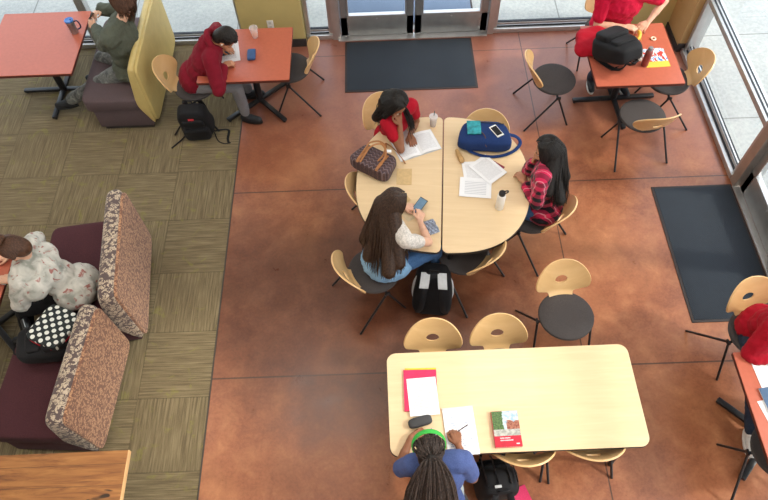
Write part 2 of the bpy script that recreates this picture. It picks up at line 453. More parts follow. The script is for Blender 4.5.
side_window(5, 4.06, 5.95)
side_window(6, .4, 2.0, (2.9, 4.6), 6.6); side_window(7, -1.6, .4, (2.9, 4.6), 6.6); side_window(10, -3.6, -1.6, (2.9, 4.6), 6.6)
struct('wall_back_lightblock', MB().box((-1.3, 6.50, (GH+6.6)/2), (9.8, .2, 6.6-GH)), M['white'])  # added out of view to hold back sky light
struct('wall_right_sunblock', MB().box((3.70, 4.22, (GH+6.6)/2), (.2, 4.42, 6.6-GH)), M['white'])  # added out of view to stop sun reaching the middle of the floor

def door_leaf(n, hinge, width, ang, hx):
    """one glazed metal leaf, bottom rail .27; local x along the leaf"""
    r = sempty('door_%d' % n, hinge); r.rotation_euler = (0,0,ang)
    mb = MB(); H = 2.35; st = .085
    mb.box((width/2, 0, .155), (width, .05, .27), bevel=.006)
    for x in (st/2, width-st/2): mb.box((x, 0, H/2), (st, .05, H-.02), bevel=.006)
    mb.box((width/2, 0, H-.07), (width, .05, .14), bevel=.006)
    mb.build('leaf_frame', M['aludark'], r)
    t = MB()
    for x0, x1, z0, z1 in ((st, width-st, .29, .31), (st, width-st, H-.16, H-.14)): t.box(((x0+x1)/2, 0, (z0+z1)/2), (x1-x0, .056, .02), bevel=.003)
    for x in (st+.008, width-st-.008): t.box((x, 0, H/2+.08), (.016, .056, H-.44), bevel=.003)
    t.build('glazing_bead', M['alu'], r)
    MB().box((width/2, 0, H/2+.08), (width-2*st, .008, H-.44)).build('pane', M['glass'], r)
    h = MB(); h.tube([(hx, .03, 1.0), (hx, .075, 1.0), (hx, .075, 1.3), (hx, .03, 1.3)], .011); h.tube([(hx, -.03, 1.0), (hx, -.075, 1.0), (hx, -.075, 1.3), (hx, -.03, 1.3)], .011)
    h.build('door_handle', M['steel'], r)
    b = MB().tube([(.06,-.06,.98),(width-.06,-.06,.98)], .016); b.build('push_bar', M['alu'], r)
    MB().lathe([(.0015,-.003),(.011,-.002),(.011,.002),(.0015,.003)], (width*.5, -.028, .262), rot=rot3(90)).build('bottom_lock', M['steel'], r)
    return r
door_leaf(1, (-.46, 6.45, 0), .87, 0, .81); door_leaf(2, (.425, 6.45, 0), .87, 0, .06)
struct('trim_door_frame', MB().box((-.515, 6.45, WH/2), (.10, .14, WH), bevel=.005).box((1.34, 6.45, WH/2), (.075, .14, WH), bevel=.005).box((.4, 6.45, 2.41), (1.8, .14, .10), bevel=.005).box((.4,6.45,2.9),(1.8,.13,.06)), M['alu'])
struct('window_8', MB().box((.4, 6.47, 2.93), (1.75, .008, .9)), M['glass'])
struct('trim_threshold_back', MB().box((.4, 6.40, .008), (1.8, .11, .016), bevel=.004), M['alu'])
# right-hand doorway
door_leaf(3, (3.62, 3.93, 0), .93, -PI/2, .87); door_leaf(4, (3.62, 2.07, 0), .93, PI/2, .87)
struct('trim_side_door_frame', MB().box((3.62, 4.0, WH/2), (.17, .11, WH), bevel=.006).box((3.62, 2.03, WH/2), (.14, .06, WH), bevel=.005).box((3.62, 3., 2.41), (.14, 2, .10)).box((3.62,3.,2.9),(.13,2,.06)), mat('bronze anodised post', (.42,.38,.34), .4, .08, 9, metal=.6))
struct('window_9', MB().box((3.62, 3.0, 2.93), (.008, 1.9, .9)), M['glass'])
struct('trim_threshold_side', MB().box((3.565, 3.0, .008), (.07, 1.93, .016), bevel=.004), M['alu'])

# added fill panels on the unseen ceiling, to brighten the room ---------------------------
fillm = m_emit('glowing fill diffuser', (1,.93,.82,1), 2.2)
proto = None
k = 0
for ix, x in enumerate((-4.4, -1.3, 1.8)):
    for iy, y in enumerate((-2.2, .9, 4.0)):
        lab = '%s added fill light panel, %s of its row' % (('left row', 'middle row', 'right row')[ix], ('nearest', 'middle', 'farthest')[iy])
        if proto is None:
            proto = thing('fill_panel', 'square '+lab, 'ceiling lamp', (x, y, WH), 0, 'added fill lights')
            MB().box((0,0,-.03), (1.24,1.24,.06), bevel=.01).build('housing', M['white_plastic'], proto)
            MB().box((0,0,-.064), (1.16,1.16,.012), bevel=.004).build('diffuser', fillm, proto)
        else: dup(proto, (x, y, WH), 0, 'square '+lab)
        L = bpy.data.lights.new('fill_light', 'AREA'); L.shape = 'SQUARE'; L.size = 1.16; L.energy = (9, 17, 34)[iy]; L.color = (1,.95,.87)
        lo = bpy.data.objects.new('fill_light', L); COL.objects.link(lo); lo.location = (x, y, WH-.085); 
        k += 1

# ------------------------------------------------------------------ mats
def floor_mat(name, label, x0, x1, y0, y1, fab, z=0):
    o = thing(name, label, 'mat', ((x0+x1)/2, (y0+y1)/2, z)); w, h = x1-x0, y1-y0
    MB().box((0,0,.004), (w,h,.008), bevel=.003).build('rubber_border', M['matedge'], o)
    MB().box((0,0,.008), (w-.05,h-.05,.008), bevel=.003).build('pile', fab, o)
floor_mat('floor_mat', 'charcoal ribbed floor mat inside the double doors at the back', -.42, 1.105, 5.485, 6.33, M['matfab'])
floor_mat('floor_mat', 'charcoal ribbed floor mat by the side door at the right', 2.71, 3.525, 2.46, 3.985, M['matfab'])
floor_mat('floor_mat', 'blue grey mat lying outside the double doors', -.5, 1.2, 6.72, 7.75, M['matblue'], -.09)

# ------------------------------------------------------------------ tables
def rrect(w, h, r, n=8):
    out = []
    for cx, cy, a0 in ((w/2-r, h/2-r, 0), (-w/2+r, h/2-r, 90), (-w/2+r, -h/2+r, 180), (w/2-r, -h/2+r, 270)):
        for k in range(n+1):
            a = D(a0+90*k/n); out.append((cx+r*math.cos(a), cy+r*math.sin(a)))
    return out
def scale_poly(p, d):
    cx = sum(x for x, y in p)/len(p); cy = sum(y for x, y in p)/len(p); out = []
    for x, y in p:
        v = V((x-cx, y-cy)); l = v.length; out.append((cx+v.x*(l+d)/l, cy+v.y*(l+d)/l))
    return out
def top_parts(poly, root, m, edge, H=.74, th=.03):
    MB().prism(scale_poly(poly, .003), H-th, H-.003, .003).build('edge_band', edge, root)
    MB().prism(poly, H-.006, H, .0015).build('tabletop', m, root)
o = thing('study_table', 'long rectangular maple table with rounded corners and black legs', 'table', (.882, 1.575, 0), D(0.4))
top_parts(rrect(1.83, .775, .07), o, M['maple'], M['edge'])
for sx in (-1, 1):
    for sy in (-1, 1):
        MB().tube([(sx*.80, sy*.30, .71), (sx*.83, sy*.33, .012)], .019, 14).build('leg', M['blackmetal'], o)
MB().box((0,.30,.69), (1.56,.022,.04)).box((0,-.30,.69), (1.56,.022,.04)).box((-.78,0,.69), (.022,.6,.04)).box((.78,0,.69), (.022,.6,.04)).build('apron_frame', M['blackmetal'], o)

# two half-round tables pushed together
def half_poly(sign, nn=2.45, a=.765, b=.762, n=40):
    out = []
    cr = .05
    for k in range(n+1):
        t = -PI/2+PI*k/n
        x = a*abs(math.cos(t))**(2/nn); y = b*math.copysign(abs(math.sin(t))**(2/nn), math.sin(t))
        out.append((x*sign, y))
    # straight seam side with small rounded corners
    pts = [p for p in out if abs(p[0]) > cr*.9]
    e0, e1 = pts[0], pts[-1]
    def corner(ysgn, rev):
        c = []
        for k in range(5):
            a_ = k/4*PI/2
            c.append((sign*(cr-cr*math.sin(a_))+0, ysgn*(b-cr+cr*math.cos(a_))))
        return c if not rev else c[::-1]
    top = corner(1, False); bot = corner(-1, True)
    return pts+top+bot
OT = V((.517, 3.602)); OA = D(-5.0)
def oval_table(sign, label):
    off = rz3(OA) @ V((sign*.006, 0, 0))
    o = thing('half_round_table', label, 'table', (OT.x+off.x, OT.y+off.y, 0), OA, 'half round tables')
    top_parts(half_poly(sign), o, M['maple'], M['edge'])
    for x, y in ((.07, -.66), (.07, .66), (.55, -.36), (.55, .36)):
        MB().tube([(sign*x, y*.97, .71), (sign*(x+.01), y, .012)], .019, 14).build('leg', M['blackmetal'], o)
    MB().tube([(sign*.07,-.64,.69),(sign*.07,.64,.69)], .014).tube([(sign*.07,-.64,.69),(sign*.55,-.35,.69),(sign*.55,.35,.69),(sign*.07,.64,.69)], .014).build('apron_frame', M['blackmetal'], o)
oval_table(-1, 'left half round maple table, tote bag and open book on it')
oval_table(1, 'right half round maple table, navy bag and white bottle on it')

def cafe_table(label, x0, x1, y0, y1, armrot, bx=None, by=None, topm=None):
    cx, cy = (x0+x1)/2, (y0+y1)/2
    bx = cx if bx is None else bx; by = cy if by is None else by
    o = thing('cafe_table', label, 'table', (cx, cy, 0), 0)
    top_parts(rrect(x1-x0, y1-y0, .012, 3), o, topm or M['orange'], M['rededge'])
    MB().tube([(bx-cx, by-cy, .03), (bx-cx, by-cy, .70)], .038, 20).build('pedestal', M['blackmetal'], o)
    MB().box((bx-cx, by-cy, .695), (.5,.06,.02)).box((bx-cx, by-cy, .695), (.06,.5,.02)).build('top_bracket', M['blackmetal'], o)
    for k in range(4):
        a = D(armrot+90*k); d = V((math.cos(a), math.sin(a), 0)); c = V((bx-cx, by-cy, 0))
        mb = MB().box(c+d*.235+V((0,0,.035)), (.44, .052, .034), rz3(a), bevel=.01)
        arm = mb.build('base_arm', M['blackmetal'], o)
        MB().lathe([(.002,0),(.016,.001),(.018,.012),(.01,.02)], c+d*.43, 16).build('foot_glide', M['blackplastic'], arm)
cafe_table('orange cafe table beside the mustard pier, student in maroon hoodie at it', -1.86, -.925, 4.945, 5.735, 42, -1.38, 5.40)
cafe_table('orange cafe table by the right-hand window with black backpack on it', 2.115, 2.985, 4.69, 5.58, 2, 2.58, 5.22)
cafe_table('reddish cafe table at the far left, travel mug on it', -4.13, -3.17, 5.15, 6.13, 0, -3.68, 5.68)
cafe_table('orange cafe table cut by the right edge of the photo, blue notebook on it', 2.575, 3.46, .93, 1.87, 45, 3.03, 1.42)
cafe_table('narrow strip of red table at the left edge before the woman in floral top', -4.05, -3.165, 2.28, 3.06, 45)
# reclaimed wood table, bottom left
o = thing('reclaimed_wood_table', 'knotty reclaimed wood table in the bottom left corner', 'table', (-2.93, .82, 0), D(.5))
MB().box((0, 0, .735), (2.1, .92, .045), bevel=.004).build('tabletop', M['reclaimed'], o)
MB().box((1.052, 0, .735), (.006, .92, .045)).build('end_edge', M['recledge'], o)
for sx in (-1, 1):
    for sy in (-1, 1): MB().box((sx*.7, sy*.34, .356), (.07,.07,.712), bevel=.005).build('leg', M['blackmetal'], o)

# ------------------------------------------------------------------ chairs
def resample(poly, c, n):
    """star-shaped outline sampled at n equal angles around c"""
    out = []
    m = len(poly)
    for k in range(n):
        a = 2*PI*k/n; d = V((math.cos(a), math.sin(a))); best = None
        for i in range(m):
            p, q = V(poly[i])-V(c), V(poly[(i+1) % m])-V(c)
            e = q-p; den = d.x*e.y-d.y*e.x
            if abs(den) < 1e-9: continue
            t = (p.x*e.y-p.y*e.x)/den; s = (p.x*d.y-p.y*d.x)/den
            if t > 0 and -1e-6 <= s <= 1+1e-6: best = t if best is None else max(best, t)
        out.append((c[0]+d.x*best, c[1]+d.y*best))
    return out
right = [(0,-.012), (.088,-.012), (.10,.015), (.118,.04), (.162,.062), (.208,.10), (.229,.150), (.226,.20), (.203,.25), (.158,.296), (.09,.326), (0,.336)]
sm = [(p.x, p.y) for p in catmull([(*p, 0) for p in right], 4)]
outline = sm + [(-x, y) for x, y in reversed(sm[1:-1])]
NB = 64; HC = (0, .145)
outer = resample(outline, HC, NB)
def back_pt(u, v):
    x = -.195-.165*max(0, (v+.012)/.362)**.85 + 1.5*u*u*(.45+.55*min(1, max(0, v)/.12))
    if v < .03: x += (.03-v)*.7
    return V((x, u, .462+v*.955))
def make_chair(label, loc, rz):
    t = thing('cafe_chair', label, 'chair', loc, rz, 'round-backed plywood chairs')
    # backrest
    rings = []
    for k in range(9):
        f = k/8; ring = []
        for j in range(NB):
            a = 2*PI*j/NB; hx, hy = HC[0]+.052*math.cos(a), HC[1]+.036*math.sin(a)
            ox, oy = outer[j]; ring.append(back_pt(hx+(ox-hx)*f, hy+(oy-hy)*f))
        rings.append(ring)
    mb = MB().faces_from(rings, caps=False); mb.build('backrest', M['ply'], t, solid=.013)
    # seat
    def seatfn(p):
        p = p.copy()
        r = math.hypot(p.x, p.y)/.225
        p.z -= .010*(1-min(1, r)**2)
        if p.x > .1: p.z -= (p.x-.1)**2*1.2
        return p
    prof = [(.002,.0),(.15,.0),(.205,.006),(.222,.018),(.226,.03),(.218,.042),(.19,.05),(.12,.049),(.05,.047),(.002,.046)]
    mb = MB().lathe(prof, (0,0,.425), 40, sx=1.0, sy=1.02)
    mb.build('seat_cushion', M['cushion'], t)
    MB().lathe([(.002,0),(.17,.0),(.205,.010),(.002,.012)], (0,0,.413), 32).build('seat_shell', M['blackplastic'], t)
    MB().tube([(0,-.232,.40),(0,.232,.40)], .012).box((0,0,.408), (.16,.12,.012)).build('cross_bar', M['blackmetal'], t)
    for s in (-1, 1):
        MB().tube([(.0, s*.232, .412), (-.31, s*.285, .004)], .0105).build('leg', M['blackmetal'], t)
        MB().tube([(.0, s*.232, .412), (.17, s*.25, .004)], .0105).build('leg', M['blackmetal'], t)
        MB().box((0, s*.236, .405), (.05,.016,.035), bevel=.004).build('leg_bracket', M['blackmetal'], t)
    return t
chairs = [
 ('empty round-backed chair facing the black backpack table, dark seat turned right', 1.82, 5.11, 4),
 ('round-backed chair pulled up to the near side of the window table', 2.62, 4.55, 99),
 ('empty round-backed chair at the right end of the table by the mustard pier', -.985, 5.43, 178),
 ('empty round-backed chair standing free behind the long table, whole dark seat showing', 1.465, 2.36, -85),
 ('round-backed chair between the window table and the right-hand window', 3.0, 5.05, 174),
 ('chair of the student in maroon hoodie, its oval back against the mustard bench', -1.98, 5.22, 0),
 ('empty chair pushed under the half round tables behind the navy bag', .97, 4.06, -95),
 ('chair of the girl in red reading at the half round table', .13, 4.38, -50),
 ('empty chair pushed in at the left of the tote bag', .0, 3.60, 7),
 ('chair of the girl with long brown hair holding a phone', -.12, 2.86, 27),
 ('empty chair pushed under the near side of the right half round table', .67, 3.01, 137),
 ('chair of the girl in pink plaid shirt', 1.33, 3.41, 143),
 ('left of the two empty chairs on the near side of the long table', .92, 1.43, 90),
 ('right of the two empty chairs on the near side of the long table', 1.42, 1.45, 91),
 ('left of the two chairs pushed in behind the long table', .33, 1.87, -91),
 ('right of the two chairs pushed in behind the long table', .86, 1.89, -88),
 ('chair of the girl with green headband', .30, .86, 91),
 ('chair of the person in red at the right edge, its back over the dark mat', 2.98, 2.14, -78),
 ('dark seated chair tucked under the near side of the table at the bottom right', 2.86, 1.2, 88),
 ('chair of the person in red t-shirt behind the window table', 2.52, 5.86, -90),
]
c0 = None
for lab, x, y, a in chairs:
    if c0 is None: c0 = make_chair(lab, (x, y, 0), D(a))
    else: dup(c0, (x, y, 0), D(a), lab)

# ------------------------------------------------------------------ benches
def bench(name, label, loc, rz, L, hb, matseat, matback, matcap, ts=.15, base=None, sd=.62):
    """bench facing -x; origin at the middle of the back's outer foot; back outer face at x=0"""
    o = thing(name, label, 'bench', loc, rz)
    # backrest: loft of profile sections along y
    def prof(s):   # s: 0..1 section scale for rounded ends
        top = hb; pts = []
        w = ts
        P = [(-.0,.10), (-.0, top*.5), (-.002, top-.03), (-.02, top-.006), (-.05, top+.004), (-w*.75, top-.004), (-w-.005, top-.03), (-w-.03, top*.75), (-w-.06,.42), (-w-.07,.36), (-.05,.10)]
        return P
    ys = [-L/2, -L/2+.012, -L/2+.05, -L/4, 0, L/4, L/2-.05, L/2-.012, L/2]
    ins = [.05, .018, 0, 0, 0, 0, 0, .018, .05]
    rings = []
    for y, i in zip(ys, ins):
        r = []
        for x, z in prof(0):
            cx, cz = -ts*.5, .5
            zz = z-(i*1.0 if z > .5 else 0)
            xx = x+(i*.6 if x < -ts*.5 else -i*.6)
            r.append(V((xx, y, zz)))
        rings.append(r)
    b = MB().faces_from(rings).build('backrest', matcap, o, sub=2)
    # outer panel in the second cloth, sitting on the back face
    pr = []
    MB().sbox((-.002, 0, (hb+.08)/2), (.03, L-.03, hb-.13), e=.16, n=40, m=20).build('outer_panel', matback, o)
    # seat
    MB().sbox((-ts-.0-sd/2-.0, 0, .375), (sd+.06, L-.01, .17), e=.17, n=48, m=20).build('seat_cushion', matseat, o)
    MB().box((-ts*.5-sd/2, 0, .18), (sd+ts-.10, L-.04, .24), bevel=.01).build('base_box', base or matseat, o)
    MB().box((-ts*.5-sd/2, 0, .03), (sd+ts-.16, L-.10, .06)).build('plinth', M['baseb'], o)
    return o
bench('booth_bench', 'maroon booth bench with leaf-patterned back, farther of the two at the left', (-2.23, 3.0, 0), D(7), 1.10, .90, M['maroonf'], M['leaf'], M['leafdark'])
bench('booth_bench', 'maroon booth bench with leaf-patterned back, nearer of the two at the left', (-2.33, 1.94, 0), D(-3.5), .97, .87, M['maroonf'], M['leaf'], M['leafdark'])
bench('booth_bench', 'booth bench with smooth mustard back and plum seat at the top left', (-2.46, 5.70, 0), 0, 1.36, .88, M['greymaroon'], M['yellowvinyl'], M['yellowvinyl'], .09, sd=.60)

# ------------------------------------------------------------------ people
def ik(a, b, l1, l2, hint):
    a, b, hint = V(a), V(b), V(hint); d = b-a; L = min(d.length, (l1+l2)*.999); d.normalize()
    x = (l1*l1-l2*l2+L*L)/(2*L); h = math.sqrt(max(0, l1*l1-x*x))
    n = hint-d*hint.dot(d)
    if n.length < 1e-6: n = d.orthogonal()
    n.normalize(); return a+d*x+n*h, a+d*L

SKIN = {}
def skin(name, c):
    t = NT(name); v = t.coord(); n = t.noise(v, 30, 4)
    c = V(c[:3]); t.base(t.ramp(n, [(.3, (*(c*.92), 1)), (.7, (*(c*1.06), 1))])); t.set(.5, spec=.4)
    t.b.inputs['Subsurface Weight'].default_value = .08; t.b.inputs['Subsurface Scale'].default_value = .02
    return t.m
SKIN['light'] = skin('light skin', srgb(214,168,142)); SKIN['tan'] = skin('tan skin', srgb(190,136,104)); SKIN['brown'] = skin('brown skin', srgb(140,92,66)); SKIN['mid'] = skin('olive skin', srgb(178,126,96))
def hairmat(name, c, c2, gl=.5):
    t = NT(name); v = t.coord((60,60,4)); n = t.noise(v, 1.5, 3)
    t.base(t.ramp(n, [(.35, c), (.65, c2)])); t.set(gl, spec=.28); t.b.inputs['Anisotropic'].default_value = .4; return t.m
HAIR = {'black': hairmat('black hair', (.008,.007,.007,1), (.022,.018,.016,1)), 'brown': hairmat('dark brown hair', (.022,.011,.007,1), (.06,.032,.02,1)),
        'auburn': hairmat('brown hair', (.045,.02,.012,1), (.11,.052,.03,1)), 'dread': hairmat('dark braided hair', (.014,.010,.009,1), (.07,.05,.042,1), .6)}
EYEW = mat('eye white', (.8,.78,.75), .25, .02); IRIS = mat('dark iris', (.03,.015,.008), .2); LIP = mat('lips', srgb(160,88,80), .5); BROW = mat('eyebrow hair', (.02,.012,.01), .7)

def hand_prims(mb, w, d, n, side, curl=.5, thumb=.5, pinch=False, sc=1.0):
    """w wrist, d direction of the fingers, n back-of-hand normal, side: +1 left hand, -1 right"""
    d = V(d).normalized(); n = V(n); n = (n-d*n.dot(d)).normalized(); l = n.cross(d)*side   # l points to the thumb side
    l = -l
    kn = []
    for i, (off, ln) in enumerate(((.030,.078),(.010,.084),(-.010,.082),(-.029,.074))):
        k = w+d*ln*sc+l*off*sc; kn.append(k)
        mb.capsule(w+l*off*.45*sc+d*.008, k, .0135*sc, .0115*sc, 8)
    for i, (ln) in enumerate((.070,.079,.073,.058)):
        a = curl*(.55+.12*i) if not (pinch and i == 0) else curl*.9
        p = kn[i]; ang = 0; dirv = d
        spread = l*(.06*(1.5-i))
        for s, (fr, r0, r1) in enumerate(((.45,.0095,.0088),(.30,.0088,.008),(.25,.008,.007))):
            ang += a*(1, 1.1, .8)[s]
            dv = (d*math.cos(ang)-n*math.sin(ang)+spread).normalized()
            q = p+dv*ln*fr*sc; mb.capsule(p, q, r0*sc, r1*sc, 8); p = q
    t0 = w+l*.022*sc+d*.02*sc
    t1 = t0+(l*.6+d*.65-n*.45*thumb).normalized()*.042*sc
    t2 = t1+(l*.15+d*.85-n*.5*thumb).normalized()*.032*sc
    t3 = t2+(-l*.05+d*.9-n*.4*thumb).normalized()*.024*sc
    mb.capsule(t0, t1, .014*sc, .0115*sc, 8).capsule(t1, t2, .0115*sc, .0095*sc, 8).capsule(t2, t3, .0095*sc, .0078*sc, 8)

class Person: pass
def person(label, x, y, face, **k):
    """local frame: +x forward, +y to the person's left. World targets are converted."""
    g = k.get
    root = thing('person', label, 'person', (x, y, 0), D(face))
    inv = lambda p: rz3(-D(face)) @ (V(p)-V((x, y, 0)))
    ivd = lambda p: rz3(-D(face)) @ V(p)
    P = Person(); P.root = root; P.inv = inv; P.ivd = ivd
    s = g('scale', 1.0); fem = g('fem', False); bw = g('build', 1.0)
    zp = g('zp', .56); lean = D(g('lean', 10)); sl = g('side', 0)
    pel = V((g('px', 0), 0, zp)); u = V((math.sin(lean), sl, math.cos(lean))).normalized()
    tw = D(g('twist', 0)); lat = Matrix.Rotation(tw, 3, 'Z') @ V((0,1,0)); lat = (lat-u*lat.dot(u)).normalized(); fw = lat.cross(u)
    R = Matrix((fw, lat, u)).transposed()
    tl = (.455 if fem else .485)*s
    sh = pel+u*tl; sw = (.165 if fem else .19)*s
    ch = pel+u*tl*.70; ab = pel+u*tl*.34
    S = {1: sh+lat*sw, -1: sh-lat*sw}
    hp = D(g('hpitch', 20)); hy = D(g('hyaw', 0)); hr = D(g('hroll', 0))
    nb = sh+u*.025*s
    nd = (u*.6+V((math.sin(hp)*.55, 0, .6))).normalized()
    Hm = R @ Matrix.Rotation(hy, 3, 'Z') @ Matrix.Rotation(hp-0*lean, 3, 'Y') @ Matrix.Rotation(hr, 3, 'X') if g('rel', False) else Matrix.Rotation(hy+tw*.5, 3, 'Z') @ Matrix.Rotation(hp, 3, 'Y') @ Matrix.Rotation(hr, 3, 'X')
    hc = nb+nd*.11*s+Hm @ V((.028, 0, .055))*s
    if g('head'): hc = inv(g('head'))
    P.H = hc; P.Hm = Hm; P.S = S; P.R = R; P.sh = sh; P.pel = pel; P.u = u
    ua, fa = (.275 if fem else .30)*s, (.235 if fem else .255)*s
    body = MB()
    # trunk
    tr = [(pel, (.115,.165,.11)), (ab, (.098,.135 if fem else .148,.14)), (ch, (.112,.158 if fem else .175,.17))]
    for c, r in tr: body.ell(c, [q*bw*s for q in r], R)
    body.capsule(S[1]-lat*.04, S[-1]+lat*.04, .062*s*bw, .062*s*bw)
    body.capsule(nb-u*.03, hc+Hm @ V((-.02,0,-.06)), .056*s*(.9 if fem else 1), .05*s)
    # head
    hs = s*g('hs', 1.0)
    T = lambda a, b, c: hc+Hm @ V((a,b,c))*hs
    body.ell(T(-.008,0,.022), (.096*hs,.076*hs,.098*hs), Hm)
    body.ell(T(.018,0,-.035), (.070*hs,.060*hs,.075*hs), Hm)
    body.ell(T(.052,0,-.082), (.030*hs,.030*hs,.024*hs), Hm)
    body.capsule(T(.084,0,.012), T(.104,0,-.026), .009*hs, .0145*hs, 8)
    for q in (-1, 1):
        body.ell(T(.056,q*.040,-.028), (.030*hs,.022*hs,.026*hs), Hm)
        body.ell(T(-.004,q*.078,-.008), (.020*hs,.008*hs,.031*hs), Hm @ Matrix.Rotation(q*.25, 3, 'Z'))
        body.capsule(T(.079,q*.012,.022), T(.074,q*.048,.022), .009*hs, .008*hs, 8)
    body.capsule(T(.084,-.018,-.058), T(.084,.018,-.058), .008*hs, .008*hs, 8)
    # arms
    P.W = {}; P.E = {}
    arms = g('arms')   # {side: (wristworld, fingerdir, normal, hint, curl)}
    for sd, ar in arms.items():
        wr = inv(ar[0]); e, w = ik(S[sd], wr, ua, fa, ivd(ar[3])); P.E[sd] = e; P.W[sd] = w
        f = .98 if fem else 1.1
        body.capsule(S[sd], e, .05*s*f*bw, .038*s*f); body.capsule(e, w, .039*s*f, .024*s*f)
        body.capsule(e+(w-e)*.05, e+(w-e)*.55, .036*s*f, .034*s*f)
        hand_prims(body, w, ivd(ar[1]), ivd(ar[2]), sd, ar[4] if len(ar) > 4 else .5, sc=s*(1.0 if fem else 1.08))
    # legs
    P.K = {}; P.A = {}; P.hip = {}
    tl_, sl_ = .43*s, .42*s
    for sd, lg in g('legs').items():
        hip = pel+V((0.02, sd*.09*s, -.02)); an = inv(lg[0]); hint = ivd(lg[2]) if len(lg) > 2 else V((.6,0,1))
        kn, an = ik(hip, an, tl_, sl_, hint); P.K[sd] = kn; P.A[sd] = an; P.hip[sd] = hip
        body.capsule(hip, kn, .082*s*bw, .055*s); body.capsule(kn, an, .054*s, .036*s); body.capsule(kn+(an-kn)*.08, kn+(an-kn)*.5, .05*s, .046*s)
        fd = ivd(lg[1]).normalized(); body.capsule(an+V((0,0,-.03)), an+fd*.10+V((0,0,-.05)), .033, .028)
    body.build('body', SKIN[g('skin', 'tan')], root, voxel=.0052, smit=2)
    # eyes, brows, lips
    for q in (-1, 1):
        e = MB().ell(T(.0745,q*.030,.004), (.0125*hs,)*3, Hm, 12, 8).build('eye', EYEW, root)
        MB().ell(T(.0845,q*.030,.002), (.0042*hs,.0058*hs,.0058*hs), Hm, 10, 8).build('iris', IRIS, e)
        MB().tube([T(.086,q*.014,.024), T(.086,q*.030,.030), T(.075,q*.048,.024)], .0032*hs, 6, flat=.6).build('eyebrow', BROW, root)
    MB().tube([T(.086,-.022,-.060), T(.0925,-.008,-.056), T(.0935,0,-.058), T(.0925,.008,-.056), T(.086,.022,-.060)], .0048*hs, 8, flat=.8).build('lips', LIP, root)
    # shirt
    sp = g('shirt')   # (material, sleeve (0..2), puff, name)
    mt, slv, puff = sp[:3]
    sb = MB()
    for c, r in tr: sb.ell(c, [q*bw*s+puff for q in r], R)
    sb.ell(pel+u*.03, [(.125+puff)*s*bw, (.165+puff)*s*bw, .10*s], R)
    sb.capsule(S[1]-lat*.03, S[-1]+lat*.03, .062*s*bw+puff, .062*s*bw+puff)
    for sd in arms:
        e, w = P.E[sd], P.W[sd]; q = min(1, slv); pe = S[sd].lerp(e, q)
        r0 = .054*s*bw+puff
        sb.capsule(S[sd], pe, r0, (.042*s+puff)+(1-q)*.012)
        if slv > 1:
            sb.capsule(e, e.lerp(w, slv-1), .042*s+puff, (.030*s+puff)); sb.capsule(e, e.lerp(w, (slv-1)*.5), .044*s+puff, .044*s+puff)
    if g('hem'):
        h = g('hem'); sb.ell(pel+V((-.01,0,-.02)), (.15*bw+puff,.19*bw+puff,h), None)
    if g('shirt_extra'): g('shirt_extra')(sb, P)
    P.shirt = sb.build(sp[3] if len(sp) > 3 else 'shirt', mt, root, voxel=.0085, smit=3, disp=g('fold', .018), dsc=.07)
    # trousers
    tm, tlen, tp = g('trousers')
    tb = MB(); tb.ell(pel+V((0,0,-.01)), (.125*s*bw+tp, .172*s*bw+tp, .105*s), None)
    for sd in P.K:
        h, kn, an = P.hip[sd], P.K[sd], P.A[sd]
        tb.capsule(h, kn, .084*s*bw+tp, .058*s+tp); tb.capsule(kn, kn.lerp(an, tlen), .058*s+tp, .040*s+tp*1.2); tb.capsule(kn, kn.lerp(an, .4), .056*s+tp, .052*s+tp)
    tb.build('trousers', tm, root, voxel=.008, smit=3, disp=.014, dsc=.06)
    # shoes
    for sd in P.A:
        an = P.A[sd]; fd = ivd(g('legs')[sd][1]); fd.z = 0; fd.normalize(); up = V((0,0,1))
        z0 = an.z-.085*1.0
        b = V((an.x, an.y, 0)); z = max(.0, z0)
        sm_, so_ = g('shoes')
        q = MB().capsule(b-fd*.035+up*(z+.05), b+fd*.05+up*(z+.052), .040, .042).capsule(b+fd*.05+up*(z+.050), b+fd*.14+up*(z+.042), .042, .034).capsule(b+up*(z+.06), b+up*(z+.095), .042, .038)
        shoe = q.build('shoe', sm_, root, voxel=.006, smit=2)
        rg = []
        lf = V((-fd.y, fd.x, 0))
        for h in (z+.002, z+.024):
            r = []
            for kk in range(20):
                a = 2*PI*kk/20; r.append(b+fd*(.05+.128*math.cos(a))+lf*(.043+.004*math.cos(a))*math.sin(a)+up*h)
            rg.append(r)
        MB().faces_from(rg).build('sole', so_, shoe)
    return P

